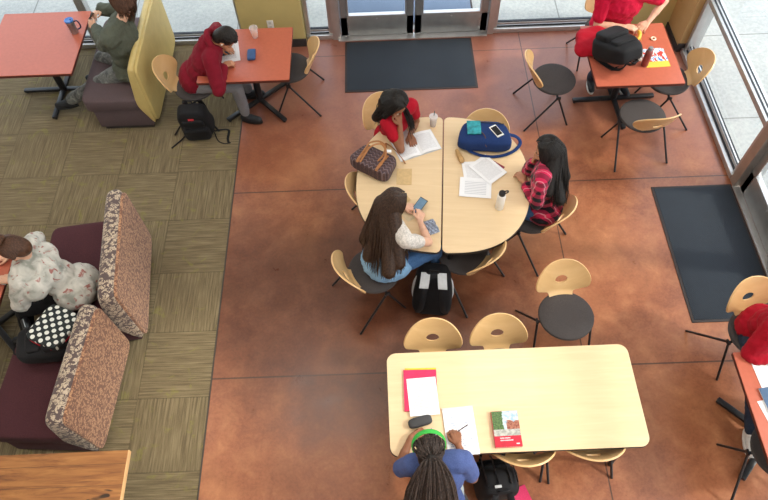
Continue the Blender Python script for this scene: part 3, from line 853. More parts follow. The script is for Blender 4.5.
def hair_cap(mb, P, grow=1.0, back=.0):
    T = lambda a, b, c: P.H+P.Hm @ V((a,b,c))
    mb.ell(T(-.022-back,0,.034), (.098*grow,.087*grow,.102*grow), P.Hm)
    mb.ell(T(-.045,0,-.01), (.070*grow,.082*grow,.095*grow), P.Hm)
def locks(P, ends, n=150, r=.006, seed=1, az0=62, part=.0, jit=.012, lift=1.0, wave=.006, top=.10):
    """strands from the parting over the skull to points on a curve of ends (list of local points, left side to right side)"""
    rr = random.Random(seed); mb = MB(); E = catmull(ends, 8)
    T = lambda a, b, c: P.H+P.Hm @ V((a,b,c))
    for i in range(n):
        f = (i+.5)/n; az = D(az0+(360-2*az0)*f)     # left to right around the back
        side = 1 if az < PI else -1
        px = .06-.12*abs(math.sin((f)*PI))**1.2+rr.uniform(-.015,.015)
        p0 = T(px-.01, part+side*.006, .128-.6*max(0, -px-.0)**1.3)
        a, b = .104*lift, .094*lift
        p1 = T(-.02+a*math.cos(az)*.72, b*math.sin(az)*.72+part*.4, .034+.078*lift+rr.uniform(-.004,.006))
        p2 = T(-.02+a*math.cos(az)*1.02, b*math.sin(az)*1.02, .034+rr.uniform(-.01,.01))
        p3 = T(-.025+a*math.cos(az)*1.08, b*math.sin(az)*1.12, -.055)
        e = E[min(len(E)-1, max(0, int(f*(len(E)-1)+rr.uniform(-.8,.8))))]+V((rr.uniform(-jit,jit)*1.5, rr.uniform(-jit,jit)*1.5, rr.uniform(-jit,jit)*2))
        mid = p3.lerp(e, .5)+V((rr.uniform(-jit,jit), rr.uniform(-jit,jit), .025+rr.uniform(-.004,.012)))
        pts = catmull([p0,p1,p2,p3,mid,e], 4)
        ph = rr.uniform(0, 6)
        for q in range(10, len(pts)): pts[q] = pts[q]+V((math.sin(ph+q*.7), math.cos(ph+q*.8), 0))*wave
        mb.tube(pts, lambda t: r*(1.1 if t < .75 else 1.1*(1-(t-.75)*3)), 5, flat=.6)
    return mb
def hair_bulk(P, pts, radii):
    mb = MB(); hair_cap(mb, P)
    for (a, b), (ra, rb) in zip(pts, radii): mb.capsule(a, b, ra, rb)
    return mb

# cloth materials
def cloth(name, c, c2=None, sc=200): 
    c = (*c[:3], 1); c2 = c2 or (*[min(1, v*1.3) for v in c[:3]], 1)
    return weave(name, c, c2, sc)
maroon = cloth('maroon fleece', srgb(112,20,36)); redt = cloth('bright red cotton', srgb(152,16,34)); redp = cloth('crimson cotton', srgb(182,20,54))
olive = cloth('olive nylon jacket', srgb(78,82,72)); greyp = cloth('grey marl', srgb(112,112,116), srgb(136,136,140)); jeans = cloth('blue denim', srgb(52,84,128), srgb(84,120,164)); djeans = cloth('dark denim', srgb(34,42,58), srgb(56,66,84))
ltblue = cloth('light blue denim', srgb(112,156,196), srgb(150,188,220)); bluet = cloth('slate blue jersey', srgb(66,80,128), srgb(82,98,148)); blackc = cloth('black jersey', (.012,.012,.014)); palej = cloth('pale grey denim', srgb(150,158,160), srgb(186,192,192))
sneak = mat('black sneaker fabric', (.02,.022,.026), .7); solew = mat('white rubber sole', (.72,.70,.66), .6); solek = mat('black rubber sole', (.02,.02,.02), .6); whites = mat('white sneaker leather', (.7,.7,.68), .5)
def m_camo():
    t = NT('grey camouflage cotton'); v = t.coord(); n = t.noise(v, 14, 3, .5, .6)
    t.base(t.ramp(n, [(.4, srgb(78,80,80)), (.48, srgb(112,114,112)), (.56, srgb(88,90,88)), (.64, srgb(128,130,126))])); t.set(.9, sheen=.2, spec=.2); return t.m
def m_plaid(name, base, dark, pale, s=11):
    t = NT(name); v = t.coord(); sx = t.n.new('ShaderNodeSeparateXYZ'); t.link(v, sx.inputs[0])
    def st(ax, w): return t.math('LESS_THAN', t.math('FRACT', t.math('ADD', t.math('MULTIPLY', sx.outputs[ax], s), 20.)), w)
    a = st('Y', .5); b = st('Z', .5); x = st('X', .5)
    f = t.math('MULTIPLY', t.math('ADD', a, t.math('MAXIMUM', b, 0)), .62)
    c = t.mix(f, base, dark)
    l = t.math('LESS_THAN', t.math('FRACT', t.math('ADD', t.math('MULTIPLY', sx.outputs['Y'], s), 20.25)), .06)
    c = t.mix(t.math('MULTIPLY', l, .6), c, pale)
    t.base(c); t.set(.9, sheen=.2, spec=.2); return t.m
def m_floral():
    t = NT('pale floral chiffon'); v = t.coord(); n = t.noise(v, 9, 3, .5, .6); n2 = t.noise(v, 17, 2, .5, .8)
    c = t.ramp(n, [(.34, srgb(136,138,130)), (.46, srgb(176,174,166)), (.6, srgb(198,194,186))])
    f = t.ramp(n2, [(.62, (0,0,0)), (.68, (1,1,1))])
    c = t.mix(f, c, srgb(150,96,90)); t.base(c); t.set(.8, sheen=.1); return t.m

UP = (0,0,1)
# 1 --- student in maroon hoodie, bent over his paper
def hood(sb, P):
    pts = [P.H+P.Hm @ V((-.02, 0, -.10))+P.R @ V((math.cos(a)*.085-.02, math.sin(a)*.095, -.01+.03*math.cos(a+PI))) for a in [2*PI*k/16 for k in range(16)]]
    for i in range(16): sb.capsule(pts[i], pts[(i+1) % 16], .034, .034, 8)
    sb.ell(P.sh+P.R @ V((-.09,0,-.02)), (.06,.11,.10), P.R)
p = person('person in maroon hoodie and grey pants bent over a paper at the orange table', -1.97, 5.22, 0, lean=38, hpitch=62, hyaw=-8, zp=.57, build=1.06,
    arms={-1: ((-1.60, 5.12, .785), (.85,.6,-.05), (0,0,1), (-.2,-1,-.3), .75), 1: ((-1.66, 5.42, .79), (.9,-.4,0), (0,0,1), (-.2,1,-.2), .4)},
    legs={-1: ((-1.50, 5.10, .10), (1,-.25,0)), 1: ((-1.50, 5.46, .10), (1,.1,0))}, skin='tan',
    shirt=(maroon, 1.9, .026, 'hoodie'), shirt_extra=hood, trousers=(greyp, .88, .012), shoes=(sneak, solek), fold=.022)
mb = MB(); hair_cap(mb, p, 1.02)
hb = random.Random(3)
for i in range(240):
    th = hb.uniform(0, 2*PI); ph = hb.uniform(.15, 1.35)
    d = V((math.cos(th)*math.sin(ph), math.sin(th)*math.sin(ph), math.cos(ph)))
    if d.x > .55 and d.z < .55: continue
    a = p.H+p.Hm @ V((-.022+d.x*.094, d.y*.084, .034+d.z*.098)); b = p.H+p.Hm @ V((-.022+d.x*.112+.02, d.y*.098, .034+d.z*.113-.006))
    mb.capsule(a, b, .007, .003, 6)
mb.build('hair', HAIR['black'], p.root, voxel=.0045, smit=1)
ear = MB().ell(p.H+p.Hm @ V((.0,-.088,-.012)), (.007,.006,.012), p.Hm).build('earbud', M['white_plastic'], p.root)

# 2 --- girl in red reading, chin on hand
p = person('girl with long dark hair and red shirt, chin on hand over a book', .05, 4.31, -46, lean=20, hpitch=38, hyaw=-6, hroll=-6, zp=.56, fem=True, scale=.97, head=(.12, 4.155, 1.14),
    arms={-1: ((.155, 4.06, .985), (-.15,.3,1), (.6,-.6,.1), (-.6,-.6,-1), 1.1), 1: ((.25, 4.12, .785), (.2,-.8,-.05), (0,0,1), (.3,.4,-1), .4)},
    legs={-1: ((.22, 3.96, .10), (.6,-.7,0)), 1: ((.38, 4.06, .10), (.6,-.7,0))}, skin='brown', shirt=(redt, .5, .014), trousers=(djeans, .9, .010), shoes=(sneak, solew))
ll = lambda *a: [p.inv(q) for q in a]
e = ll((.27,4.02,.90), (.28,4.22,.82), (.17,4.36,.80), (.02,4.38,.82), (-.06,4.24,.84), (-.02,4.08,.90))
locks(p, e, 190, .0062, 3, 50, .0, .018, 1.06, .006).build('hair', HAIR['black'], p.root)
hair_bulk(p, [(p.H+p.Hm @ V((-.04,.04,-.02)), e[2]+V((0,0,.05))), (p.H+p.Hm @ V((-.04,-.04,-.02)), e[4]+V((0,0,.06))), (p.H+p.Hm @ V((-.05,0,0)), e[3]+V((0,0,.05)))], [(.07,.045)]*3).build('hair_under_layer', HAIR['black'], p.root, voxel=.007, smit=3)

# 3 --- girl with long brown hair and phone
def m_lace():
    return mat('white lace', (.6,.56,.52), .9, .3, 60)
p = person('girl with long brown hair holding a phone, light blue jacket, seen from behind', -.03, 2.90, 27, lean=15, hpitch=34, hyaw=4, zp=.56, fem=True, scale=1.0, head=(.055, 3.07, 1.13),
    arms={-1: ((.285, 3.125, .80), (.15,1,.15), (.35,0,1), (.8,-.8,-.4), .75), 1: ((.15, 3.30, .785), (1,-.1,-.1), (0,0,1), (-.1,.4,-1), .5)},
    legs={-1: ((.385, 2.98, .11), (.9,.3,0)), 1: ((.36, 3.16, .11), (.9,.35,0))}, skin='light', shirt=(m_lace(), .55, .012), trousers=(jeans, .85, .012), shoes=(whites, solew), fold=.014)
jb = MB(); jb.ell(p.pel+V((-.01,0,.0)), (.185,.215,.15)); jb.ell(p.pel+V((-.02,0,.14)), (.14,.18,.12)); jb.ell(p.pel+V((.06,-.12,-.01)), (.13,.10,.105))
jb.build('jacket', ltblue, p.root, voxel=.009, smit=4, disp=.035, dsc=.06)
ll = lambda *a: [p.inv(q) for q in a]
e = ll((-.04,3.20,.82), (-.13,3.12,.78), (-.20,2.96,.76), (-.18,2.80,.73), (-.10,2.67,.72), (.02,2.63,.72), (.12,2.70,.75), (.17,2.86,.84))
locks(p, e, 260, .0062, 5, 48, .0, .014, 1.08, .004).build('hair', HAIR['brown'], p.root)
hair_bulk(p, [(p.H+p.Hm @ V((-.05,.05,-.03)), e[2]+V((.02,-.01,.05))), (p.H+p.Hm @ V((-.05,0,-.03)), e[3]+V((.03,0,.05))), (p.H+p.Hm @ V((-.05,0,-.03)), e[5]+V((.0,.03,.05))), (p.H+p.Hm @ V((-.03,-.05,-.03)), e[6]+V((-.02,.03,.06)))], [(.08,.06)]*4).build('hair_under_layer', HAIR['brown'], p.root, voxel=.007, smit=3)

# 4 --- girl in pink plaid
p = person('girl with long black hair in pink and black plaid shirt, hand at her chin', 1.43, 3.42, 158, lean=10, side=-.13, hpitch=24, hyaw=10, zp=.56, fem=True, scale=.98, head=(1.375, 3.57, 1.13),
    arms={-1: ((1.295, 3.60, .975), (-.1,-.1,1), (-.9,.3,.2), (-.2,.2,-1), 1.1), 1: ((1.22, 3.52, .785), (-.35,1,0), (0,0,1), (.2,-.6,-1), .6)},
    legs={-1: ((1.14, 3.64, .10), (-.9,.4,0)), 1: ((1.10, 3.46, .10), (-.9,.3,0))}, skin='mid', shirt=(m_plaid('pink and black plaid flannel', srgb(204,40,84), srgb(24,16,24), srgb(220,170,180)), 1.75, .02), trousers=(jeans, .9, .010), shoes=(sneak, solew), hem=.10)
ll = lambda *a: [p.inv(q) for q in a]
e = ll((1.36,3.46,.92), (1.41,3.32,.82), (1.46,3.26,.76), (1.53,3.28,.74), (1.58,3.36,.76), (1.57,3.50,.80), (1.50,3.62,.86))
locks(p, e, 210, .0062, 8, 50, .0, .014, 1.07, .005).build('hair', HAIR['black'], p.root)
hair_bulk(p, [(p.H+p.Hm @ V((-.05,.04,-.03)), e[1]+V((.02,0,.06))), (p.H+p.Hm @ V((-.05,0,-.03)), e[3]+V((.03,0,.06))), (p.H+p.Hm @ V((-.05,-.04,-.03)), e[5]+V((.0,0,.06)))], [(.075,.05)]*3).build('hair_under_layer', HAIR['black'], p.root, voxel=.007, smit=3)

# 5 --- girl with braids and green headband, writing
p = person('girl with dark braids and green headband writing, slate blue t-shirt, seen from behind', .29, .90, 92, lean=22, hpitch=34, hyaw=0, zp=.57, fem=True, scale=1.0, build=1.04, head=(.225, 1.115, 1.10),
    arms={-1: ((.445, 1.235, .785), (-.12,1,-.05), (0,0,1), (.35,-.3,-1), .8), 1: ((.12, 1.30, .785), (.9,.35,0), (0,0,1), (-.5,-.1,-1), .6)},
    legs={-1: ((.44, 1.36, .10), (.1,1,0)), 1: ((.20, 1.36, .10), (-.1,1,0))}, skin='brown', shirt=(bluet, .75, .018), trousers=(palej, .9, .014), shoes=(whites, solew), fold=.014)
MB2 = MB(); rr = random.Random(11)
T = lambda a, b, c: p.H+p.Hm @ V((a,b,c))
knot = T(-.115, 0, .045)
for i in range(90):
    az = D(-150+300*((i*.618) % 1)); el = rr.uniform(.05, 1.25)
    d = V((math.cos(az)*math.cos(el), math.sin(az)*math.cos(el), math.sin(el)))
    if d.x > .75 and el < .6: continue
    p0 = T(-.02+d.x*.094, d.y*.088, .03+d.z*.10)
    pm = (p0+knot)/2; cc = T(-.02,0,.03); pm = cc+(pm-cc).normalized()*.112
    MB2.tube(catmull([p0, cc+((p0*.7+knot*.3)-cc).normalized()*.108, pm, knot+V((rr.uniform(-.012,.012),)*3)], 4), .0058, 6)
for i in range(96):
    a = rr.uniform(0, 2*PI); q = rr.uniform(0, 1)**.5
    f = (i+.5)/96*2-1
    k0 = knot+V((0, f*.018, rr.uniform(-.016,.016)))
    end = p.inv((.20-f*.185+.02+rr.uniform(-.01,.01), .77+rr.uniform(-.06,.02)-.03*(1-f*f), .80+rr.uniform(-.02,.03)))
    m1 = k0+V((-.045, f*.055, .025+rr.uniform(-.012,.022))); m2 = k0.lerp(end, .5)+V((-.005, f*.045, .055+rr.uniform(-.02,.02)))
    pts = catmull([k0, m1, m2, end], 6)
    MB2.tube(pts, lambda t: .0078*(1+.10*math.sin(t*70)), 7)
MB2.build('braids', HAIR['dread'], p.root)
MB3 = MB(); hair_cap(MB3, p); MB3.capsule(knot, p.inv((.21,.82,.83)), .04, .09); MB3.build('hair', HAIR['black'], p.root, voxel=.006, smit=2)
green = cloth('lime green stretch band', srgb(62,164,72))
hbnd = [T(.030+.0*math.cos(a)-.012*math.sin(a), .108*math.cos(a), .03+.122*math.sin(a)) for a in [D(-20+220*k/24) for k in range(25)]]
MB().tube(hbnd, .019, 10, flat=.32, up=tuple(p.Hm @ V((0,1,0)))).build('headband', green, p.root)
MB().tube([knot+V((.0,math.cos(a)*.03,math.sin(a)*.03)) for a in [2*PI*k/14 for k in range(14)]], .006, 8, closed=True).build('hair_tie', M['black'], p.root)
# small green mark on the back of the shirt
lg = MB()
for i, (yy, h) in enumerate(((0,.014),(.012,.02),(.026,.012),(.038,.026))):
    lg.box(p.inv((.385+yy, .985, .93))+V((0,0,0)), (.003*3, .009, h))
lg.build('shirt_print', mat('green print', srgb(70,200,110), .6), p.root)

# 6 --- woman in floral top at the booth table
p = person('woman with brown hair in a bun, floral top and black pants, on the booth bench', -2.66, 2.76, 180, lean=34, hpitch=45, hyaw=10, zp=.56, fem=True, scale=1.0, head=(-2.93, 2.80, 1.09),
    arms={1: ((-3.08, 2.69, .79), (-1,.2,0), (0,0,1), (.3,-.9,-.5), .5), -1: ((-3.16, 2.95, .79), (-1,-.3,0), (0,0,1), (.2,.9,-.5), .5)},
    legs={1: ((-3.22, 2.50, .10), (-1,0,0)), -1: ((-3.2, 2.84, .10), (-1,.1,0))}, skin='light', shirt=(m_floral(), .85, .03), trousers=(blackc, .92, .012), shoes=(sneak, solek), hem=.14, fold=.026,
    shirt_extra=lambda sb, P: (sb.ell(P.pel+V((-.03,.10,.05)), (.17,.17,.12)), sb.ell(P.sh+V((-.06,.15,-.10)), (.13,.13,.12)), sb.ell(P.sh+V((-.06,-.13,-.10)), (.13,.12,.12))))
mb = MB(); hair_cap(mb, p, 1.04)
T = lambda a, b, c: p.H+p.Hm @ V((a,b,c))
mb.build('hair', HAIR['auburn'], p.root, voxel=.005, smit=1)
mb = MB(); rr = random.Random(5); bc = T(-.075, 0, .155)
for i in range(26):
    a0 = rr.uniform(0, 6); t = rr.uniform(-.5, .5)
    mb.tube([bc+p.Hm @ V((math.cos(a0+k*.5)*(.042), math.sin(a0+k*.5)*(.043), t*.05+.01*math.sin(k))) for k in range(9)], .008, 6)
mb.ell(bc, (.042,.042,.036), p.Hm); mb.build('hair_bun', HAIR['auburn'], p.root)
mb = MB()
for i in range(110):
    az = D(45+270*i/110); zz = rr.uniform(-.01,.01)
    mb.tube(catmull([T(-.022+.10*math.cos(az), .089*math.sin(az), .0+zz), T(-.03+.085*math.cos(az), .08*math.sin(az), .09), T(-.05,.01*math.sin(az),.138)], 4), .005, 5)
mb.build('hair_strands', HAIR['auburn'], p.root)
st = MB().tube([p.sh+p.R @ V((.04*math.cos(a)+.02, .11*math.sin(a), .055+.012*math.cos(a))) for a in [D(40+280*k/20) for k in range(21)]], .006, 6); st.build('neckline_trim', redt, p.root)

# 7 --- man in olive jacket on the mustard booth, phone in hands
def puffy(sb, P):
    pts = [P.sh+V((.01,0,.035))+V((math.cos(a)*.085, math.sin(a)*.10, -.02*math.cos(a))) for a in [2*PI*k/14 for k in range(14)]]
    for i in range(14): sb.capsule(pts[i], pts[(i+1) % 14], .026, .026, 8)
p = person('person in olive jacket and grey patterned pants holding a phone on the mustard bench', -2.68, 5.47, 166, lean=-5, hpitch=30, hyaw=0, zp=.56, build=1.08, px=0, head=(-2.55, 5.58, 1.24),
    arms={1: ((-2.96, 5.66, .88), (-.7,.5,.25), (-.5,-.6,.5), (.3,-1,-.7), .8), -1: ((-2.95, 5.90, .93), (-.4,-.8,.1), (-.1,.3,1), (.3,.9,-.6), .8)},
    legs={1: ((-3.60, 5.34, .115), (-1,-.1,0), (-.2,-.3,1)), -1: ((-3.28, 5.80, .10), (-1,.2,0))}, skin='light', shirt=(olive, 1.93, .034, 'jacket'), shirt_extra=puffy, trousers=(m_camo(), .88, .02), shoes=(sneak, solek), fold=.035, hem=.10)
ll = lambda *a: [p.inv(q) for q in a]
e = ll((-2.58,5.49,1.10), (-2.52,5.53,1.07), (-2.49,5.60,1.06), (-2.52,5.68,1.07), (-2.58,5.71,1.10))
locks(p, e, 120, .0065, 12, 60, .02, .016, 1.05, .008).build('hair', HAIR['auburn'], p.root)
mb = MB(); hair_cap(mb, p, 1.02); mb.build('hair_under_layer', HAIR['auburn'], p.root, voxel=.006, smit=2)

# 8 --- person in bright red t-shirt at the window table
p = person('person in bright red t-shirt eating behind the window table, head out of frame', 2.50, 5.74, -90, lean=11, hpitch=20, zp=.58, build=1.15, scale=1.04,
    arms={-1: ((2.535, 5.465, .80), (.9,-.15,0), (0,0,1), (-1,.1,-.5), .7), 1: ((2.80, 5.53, .80), (-.6,-.6,0), (0,0,1), (1,.2,-.5), .7)},
    legs={-1: ((2.37, 5.47, .10), (-.1,-1,0)), 1: ((2.70, 5.38, .10), (.25,-1,0))}, skin='light', shirt=(redp, .72, .024), trousers=(djeans, .9, .016), shoes=(sneak, solew), fold=.03)
mb = MB(); hair_cap(mb, p, 1.02); mb.build('hair', HAIR['brown'], p.root, voxel=.005, smit=1)

# 9 --- person in red at the right edge
p = person('person in red top and jeans leaning on the table at the right edge', 2.98, 2.17, -86, lean=24, hpitch=40, zp=.56, build=1.08, hyaw=0,
    arms={-1: ((2.93, 1.74, .79), (.3,-1,0), (0,0,1), (-1,.3,-.4), .5), 1: ((3.16, 1.72, .79), (-.3,-1,0), (0,0,1), (1,.3,-.4), .5)},
    legs={-1: ((2.86, 1.42, .10), (-.15,-1,0), (.5,0,1)), 1: ((3.14, 1.6, .10), (.05,-1,0))}, skin='tan', shirt=(redt, 1.3, .03), trousers=(djeans, .9, .014), shoes=(whites, solew), fold=.03)
mb = MB(); hair_cap(mb, p, 1.03); mb.build('hair', HAIR['brown'], p.root, voxel=.005, smit=1)

# ------------------------------------------------------------------ small things
def m_text(name, n=26, head=.0, margin=.12, dens=.62, ink=(.28,.29,.33,1), bg=(.82,.83,.85,1)):
    """ruled rows of tiny broken grey marks (uses generated coords, z up)"""
    t = NT(name); tc = t.n.new('ShaderNodeTexCoord'); sx = t.n.new('ShaderNodeSeparateXYZ'); t.link(tc.outputs['Generated'], sx.inputs[0])
    u, w = sx.outputs['X'], sx.outputs['Y']
    row = t.math('FRACT', t.math('MULTIPLY', w, n)); on = t.math('LESS_THAN', row, .42)
    rid = t.math('FLOOR', t.math('MULTIPLY', w, n)); cb = t.n.new('ShaderNodeCombineXYZ'); t.link(t.math('MULTIPLY', u, 34), cb.inputs[0]); t.link(t.math('MULTIPLY', rid, 3.7), cb.inputs[1])
    nz = t.n.new('ShaderNodeTexNoise'); nz.inputs['Scale'].default_value = 1; t.link(cb.outputs[0], nz.inputs['Vector'])
    f = t.math('MULTIPLY', on, t.math('GREATER_THAN', nz.outputs['Fac'], 1-dens))
    for v_ in (u, w):
        f = t.math('MULTIPLY', f, t.math('LESS_THAN', t.math('ABSOLUTE', t.math('SUBTRACT', v_, .5)), .5-margin))
    t.base(t.mix(t.math('MULTIPLY', f, .9), bg, ink)); t.set(.75); return t.m
TXT = m_text('printed page'); TXT2 = m_text('handwritten page', 22, dens=.5, ink=(.25,.3,.45,1)); TXT3 = m_text('faint page', 30, dens=.6, ink=(.5,.5,.52,1))
def sheet(name, label, cat, loc, rz, w, h, m, th=.0012, curl=.0, parent=None, group=None):
    mb = MB()
    mb.box((0,0,th/2), (w,h,th))
    bmesh.ops.subdivide_edges(mb.bm, edges=mb.bm.edges[:], cuts=6, use_grid_fill=True)
    for v in mb.bm.verts: v.co.z += curl*(v.co.x/w*2)**2+curl*.5*(v.co.y/h*2)**2+curl*.3*math.sin(v.co.x*20+v.co.y*13)
    o = mb.build(name, m, parent)
    o.location = loc; o.rotation_euler = (0,0,rz)
    if label: tag(o, label, cat, group)
    return o
Z = .7405
# long table: folders and printed sheet
pink = mat('raspberry card', srgb(206,40,88), .5); yel = mat('yellow card', srgb(236,190,40), .5)
sheet('folder', 'yellow folder under the pink folders on the long table', 'folder', (.213, 1.672, Z), D(-1), .235, .315, yel, .004)
sheet('folder', 'raspberry pink folder under the printed sheet on the long table', 'folder', (.207, 1.655, Z+.0045), D(-1), .245, .315, pink, .010)
sheet('printed_sheet', 'printed white sheet on the pink folder', 'paper', (.222, 1.605, Z+.015), D(3), .216, .285, TXT, .002, .001)
# writing pad
o = thing('writing_pad', 'lined white writing pad under the hand of the girl with green headband', 'notepad', (.475, 1.345, Z), D(3.5))
MB().box((0,0,.005), (.222,.345,.010), bevel=.001).build('page_block', M['paper'], o)
s = sheet('written_page', None, None, (0,-.006,.0102), 0, .216, .325, TXT2, .001, 0, o)
MB().box((0,.166,.006), (.224,.016,.014), bevel=.002).build('binding', mat('grey binding tape', (.6,.6,.62), .6), o)
# pencil case
o = thing('glasses_case', 'dark grey oblong case above the phone on the long table', 'case', (.19, 1.415, Z), D(14))
MB().sbox((0,0,.028), (.175,.072,.054), e=.55).build('shell', mat('dark grey case fabric', (.045,.045,.047), .75), o)
MB().tube([(math.cos(a)*.0865, math.sin(a)*.035, .028) for a in [2*PI*k/30 for k in range(30)]], .0016, 6, closed=True).build('seam', M['blackplastic'], o)
o = thing('smartphone', 'phone in pale purple case partly under the braided girl\'s left hand', 'phone', (.225, 1.305, Z), D(-60))
MB().box((0,0,.004), (.074,.148,.008), bevel=.003).build('case', mat('lilac phone case', srgb(150,130,170), .4), o)
MB().box((0,0,.0083), (.066,.138,.001)).build('screen', mat('dark phone screen', (.02,.02,.03), .08), o)
# textbook
def m_cover():
    t = NT('street photo cover'); tc = t.n.new('ShaderNodeTexCoord'); sx = t.n.new('ShaderNodeSeparateXYZ'); t.link(tc.outputs['Generated'], sx.inputs[0])
    v = tc.outputs['Generated']; n = t.noise(v, 7, 4, .6); u, w = sx.outputs['X'], sx.outputs['Y']
    sky = t.ramp(n, [(.4, srgb(150,180,200)), (.6, srgb(206,214,214))])
    tree = t.ramp(t.noise(v, 22, 3), [(.4, srgb(40,72,36)), (.6, srgb(92,124,66))]); brick = t.ramp(t.noise(v, 14, 3), [(.4, srgb(124,62,48)), (.6, srgb(170,110,88))])
    c = t.mix(t.math('LESS_THAN', t.math('ADD', u, t.math('MULTIPLY', n, .3)), .55), sky, tree)
    c = t.mix(t.math('MULTIPLY', t.math('LESS_THAN', w, t.math('ADD', .42, t.math('MULTIPLY', n, .35))), t.math('GREATER_THAN', u, .52)), c, brick)
    c = t.mix(t.math('LESS_THAN', w, .26), c, t.ramp(t.noise(v, 9, 2), [(.4, srgb(150,150,144)), (.6, srgb(186,186,178))]))
    t.base(c); t.set(.3, coat=.3); return t.m
o = thing('textbook', 'textbook with street photo and red band on its cover, on the long table', 'book', (.80, 1.345, Z), D(1.2))
MB().box((0,0,.012), (.185,.25,.020)).build('page_block', M['paper'], o)
cv = MB().box((0,0,.0235), (.19,.256,.003)).box((0,0,.0012), (.19,.256,.0024)).box((-.0945,0,.012), (.003,.256,.024)).build('cover', mat('glossy red cover', srgb(190,26,52), .3, coat=.3), o)
MB().box((0,.038,.0252), (.188,.178,.0008)).build('cover_photo', m_cover(), cv)
tb = MB(); rr = random.Random(2)
for row, (yy, wds) in enumerate(((-.066, (.030,.034)), (-.082, (.028,.052)))):
    xx = -.055
    for w_ in wds:
        k_ = 0
        while k_ < w_: tb.box((xx+k_+.0022, yy, .0253), (.0034,.007,.0006)); k_ += .0052
        xx += w_+.006
tb.box((.066,-.108,.0253), (.022,.008,.0006))
tb.build('cover_lettering', M['paper'], cv)
# pen
o = thing('pen', 'dark pen in the writing hand over the pad', 'pen', (.475, 1.345, .80), 0)
MB().tube([(-.03,-.01,-.045),(.045,.02,.02)], .0042, 10).build('barrel', mat('dark pen plastic', (.06,.02,.02), .3), o)
MB().tube([(-.037,-.0128,-.0511),(-.03,-.01,-.045)], .001, 8, r2=.004).build('tip', M['steel'], o)

# oval table: open book
def open_book(label, loc, rz, w=.20, h=.255):
    o = thing('open_book', label, 'book', loc, rz)
    for s in (-1, 1):
        def fn(u, v, s=s):
            x = s*u*w; return V((x, (v-.5)*h, .003+.018*math.sin(min(1, u*1.15)*PI)**.8*(1-u*.55)+.002))
        MB().grid(fn, 14, 4).build('page_block', TXT3, o, solid=.006)
    MB().box((0,0,.002), (w*2+.01,h+.008,.003)).build('cover', mat('pale book cover', (.6,.62,.66), .6), o)
    return o
open_book('open book with white pages in front of the girl in red', (.30, 4.02, Z), D(20))
sheet('loose_paper', 'small white paper between the open book and the girl in red', 'paper', (.20, 4.13, Z), D(40), .14, .16, M['paper'], .001, .002)
# iced drink
def drink(label, x, y, fluid, r=.036, h=.115, straw=None, level=.8):
    o = thing('drink_cup', label, 'cup', (x, y, Z), 0)
    MB().lathe([(r*.7,0),(r*.72,.003),(r*.97,h),(r*1.03,h+.002),(r*1.03,h-.004),(r*.93,h-.002),(r*.69,.006),(.001,.005)], (0,0,0)).build('cup', M['clearcup'], o)
    MB().lathe([(.001,.006),(r*.68,.006),(r*(.68+.25*level),h*level),(.001,h*level)], (0,0,0)).build('liquid', fluid, o)
    if straw: MB().tube([(.0,.0,.02),(.008,.004,h+.07)], .0035, 8).build('straw', straw, o); MB().lathe([(r*1.05,h+.001),(r*.98,h+.012),(r*.3,h+.016),(.002,h+.016)]).build('lid', M['clearcup'], o)
drink('iced coffee in a clear cup with dark straw beside the open book', .475, 4.26, mat('milky coffee', srgb(196,150,108), .4), .04, .115, mat('dark green straw', (.02,.06,.05), .4), .95)
drink('clear plastic cup with orange drink left at the bottom on the table by the pier', -1.315, 5.60, mat('orange drink', srgb(226,120,50), .3), .044, .12, None, .3)
# tote bag (plaid) with tan handles
def m_tote():
    t = NT('brown navy zigzag cloth'); v = t.coord(); sx = t.n.new('ShaderNodeSeparateXYZ'); t.link(v, sx.inputs[0])
    zz = t.math('ADD', t.math('MULTIPLY', t.math('PINGPONG', sx.outputs['X'], .022), 1.0), sx.outputs['Y'])
    a = t.math('FRACT', t.math('ADD', t.math('MULTIPLY', zz, 24), 10)); n = t.noise(v, 60, 2)
    c = t.ramp(a, [(.0, srgb(58,46,50)), (.3, srgb(96,66,62)), (.42, srgb(150,136,140)), (.5, srgb(48,44,60)), (.8, srgb(70,48,50)), (1, srgb(58,46,50))])
    t.base(t.mix(.3, c, t.ramp(n, [(.3, srgb(40,36,44)), (.7, srgb(120,96,92))]))); t.set(.9); return t.m
tan = mat('tan leather', srgb(158,104,58), .5, .15, 30)
o = thing('tote_bag', 'brown and navy patterned tote bag with tan handles on the left half table', 'bag', (-.085, 3.78, Z), D(-33))
def totefn(p):
    p = p.copy(); k_ = (p.y+.13)/.26; p.x *= 1.08-.22*k_; p.z *= 1.0-.45*k_; p.z += -.02*k_; return p
MB().sbox((0,0,.085), (.40,.27,.17), e=.42, n=36, m=20, fn=totefn).wobble(.008, 9).build('bag_body', m_tote(), o)
for s in (-1, 1):
    zz = .175 if s == 1 else .16
    pts = catmull([(-.085,-.07,.165), (-.095,.03,.16+s*.006), (-.09,.10+.02*s,.17+.01*s), (-.02,.15+.03*s,.185+.008*s), (.055,.12+.02*s,.175), (.085,.03,.16), (.085,-.07,.165)], 6)
    pts = [q+V((0.02*s, -.045*s-.02, .008)) for q in pts]
    MB().tube(pts, .009, 8, flat=.5).build('handle', tan, o)
for x in (-.10, .10): MB().grid(lambda u, v, x=x: V((x+(v-.5)*.026, -.135+u*.20, .085+.088*math.sqrt(max(0, 1-((-.135+u*.20)/.16)**4))*(1-.25*u)+.006)), 14, 2).build('leather_band', tan, o, solid=.003)
MB().box((.09,.10,.175), (.045,.03,.003), rot3(0,8,30)).build('paper_tag', M['paper'], o)
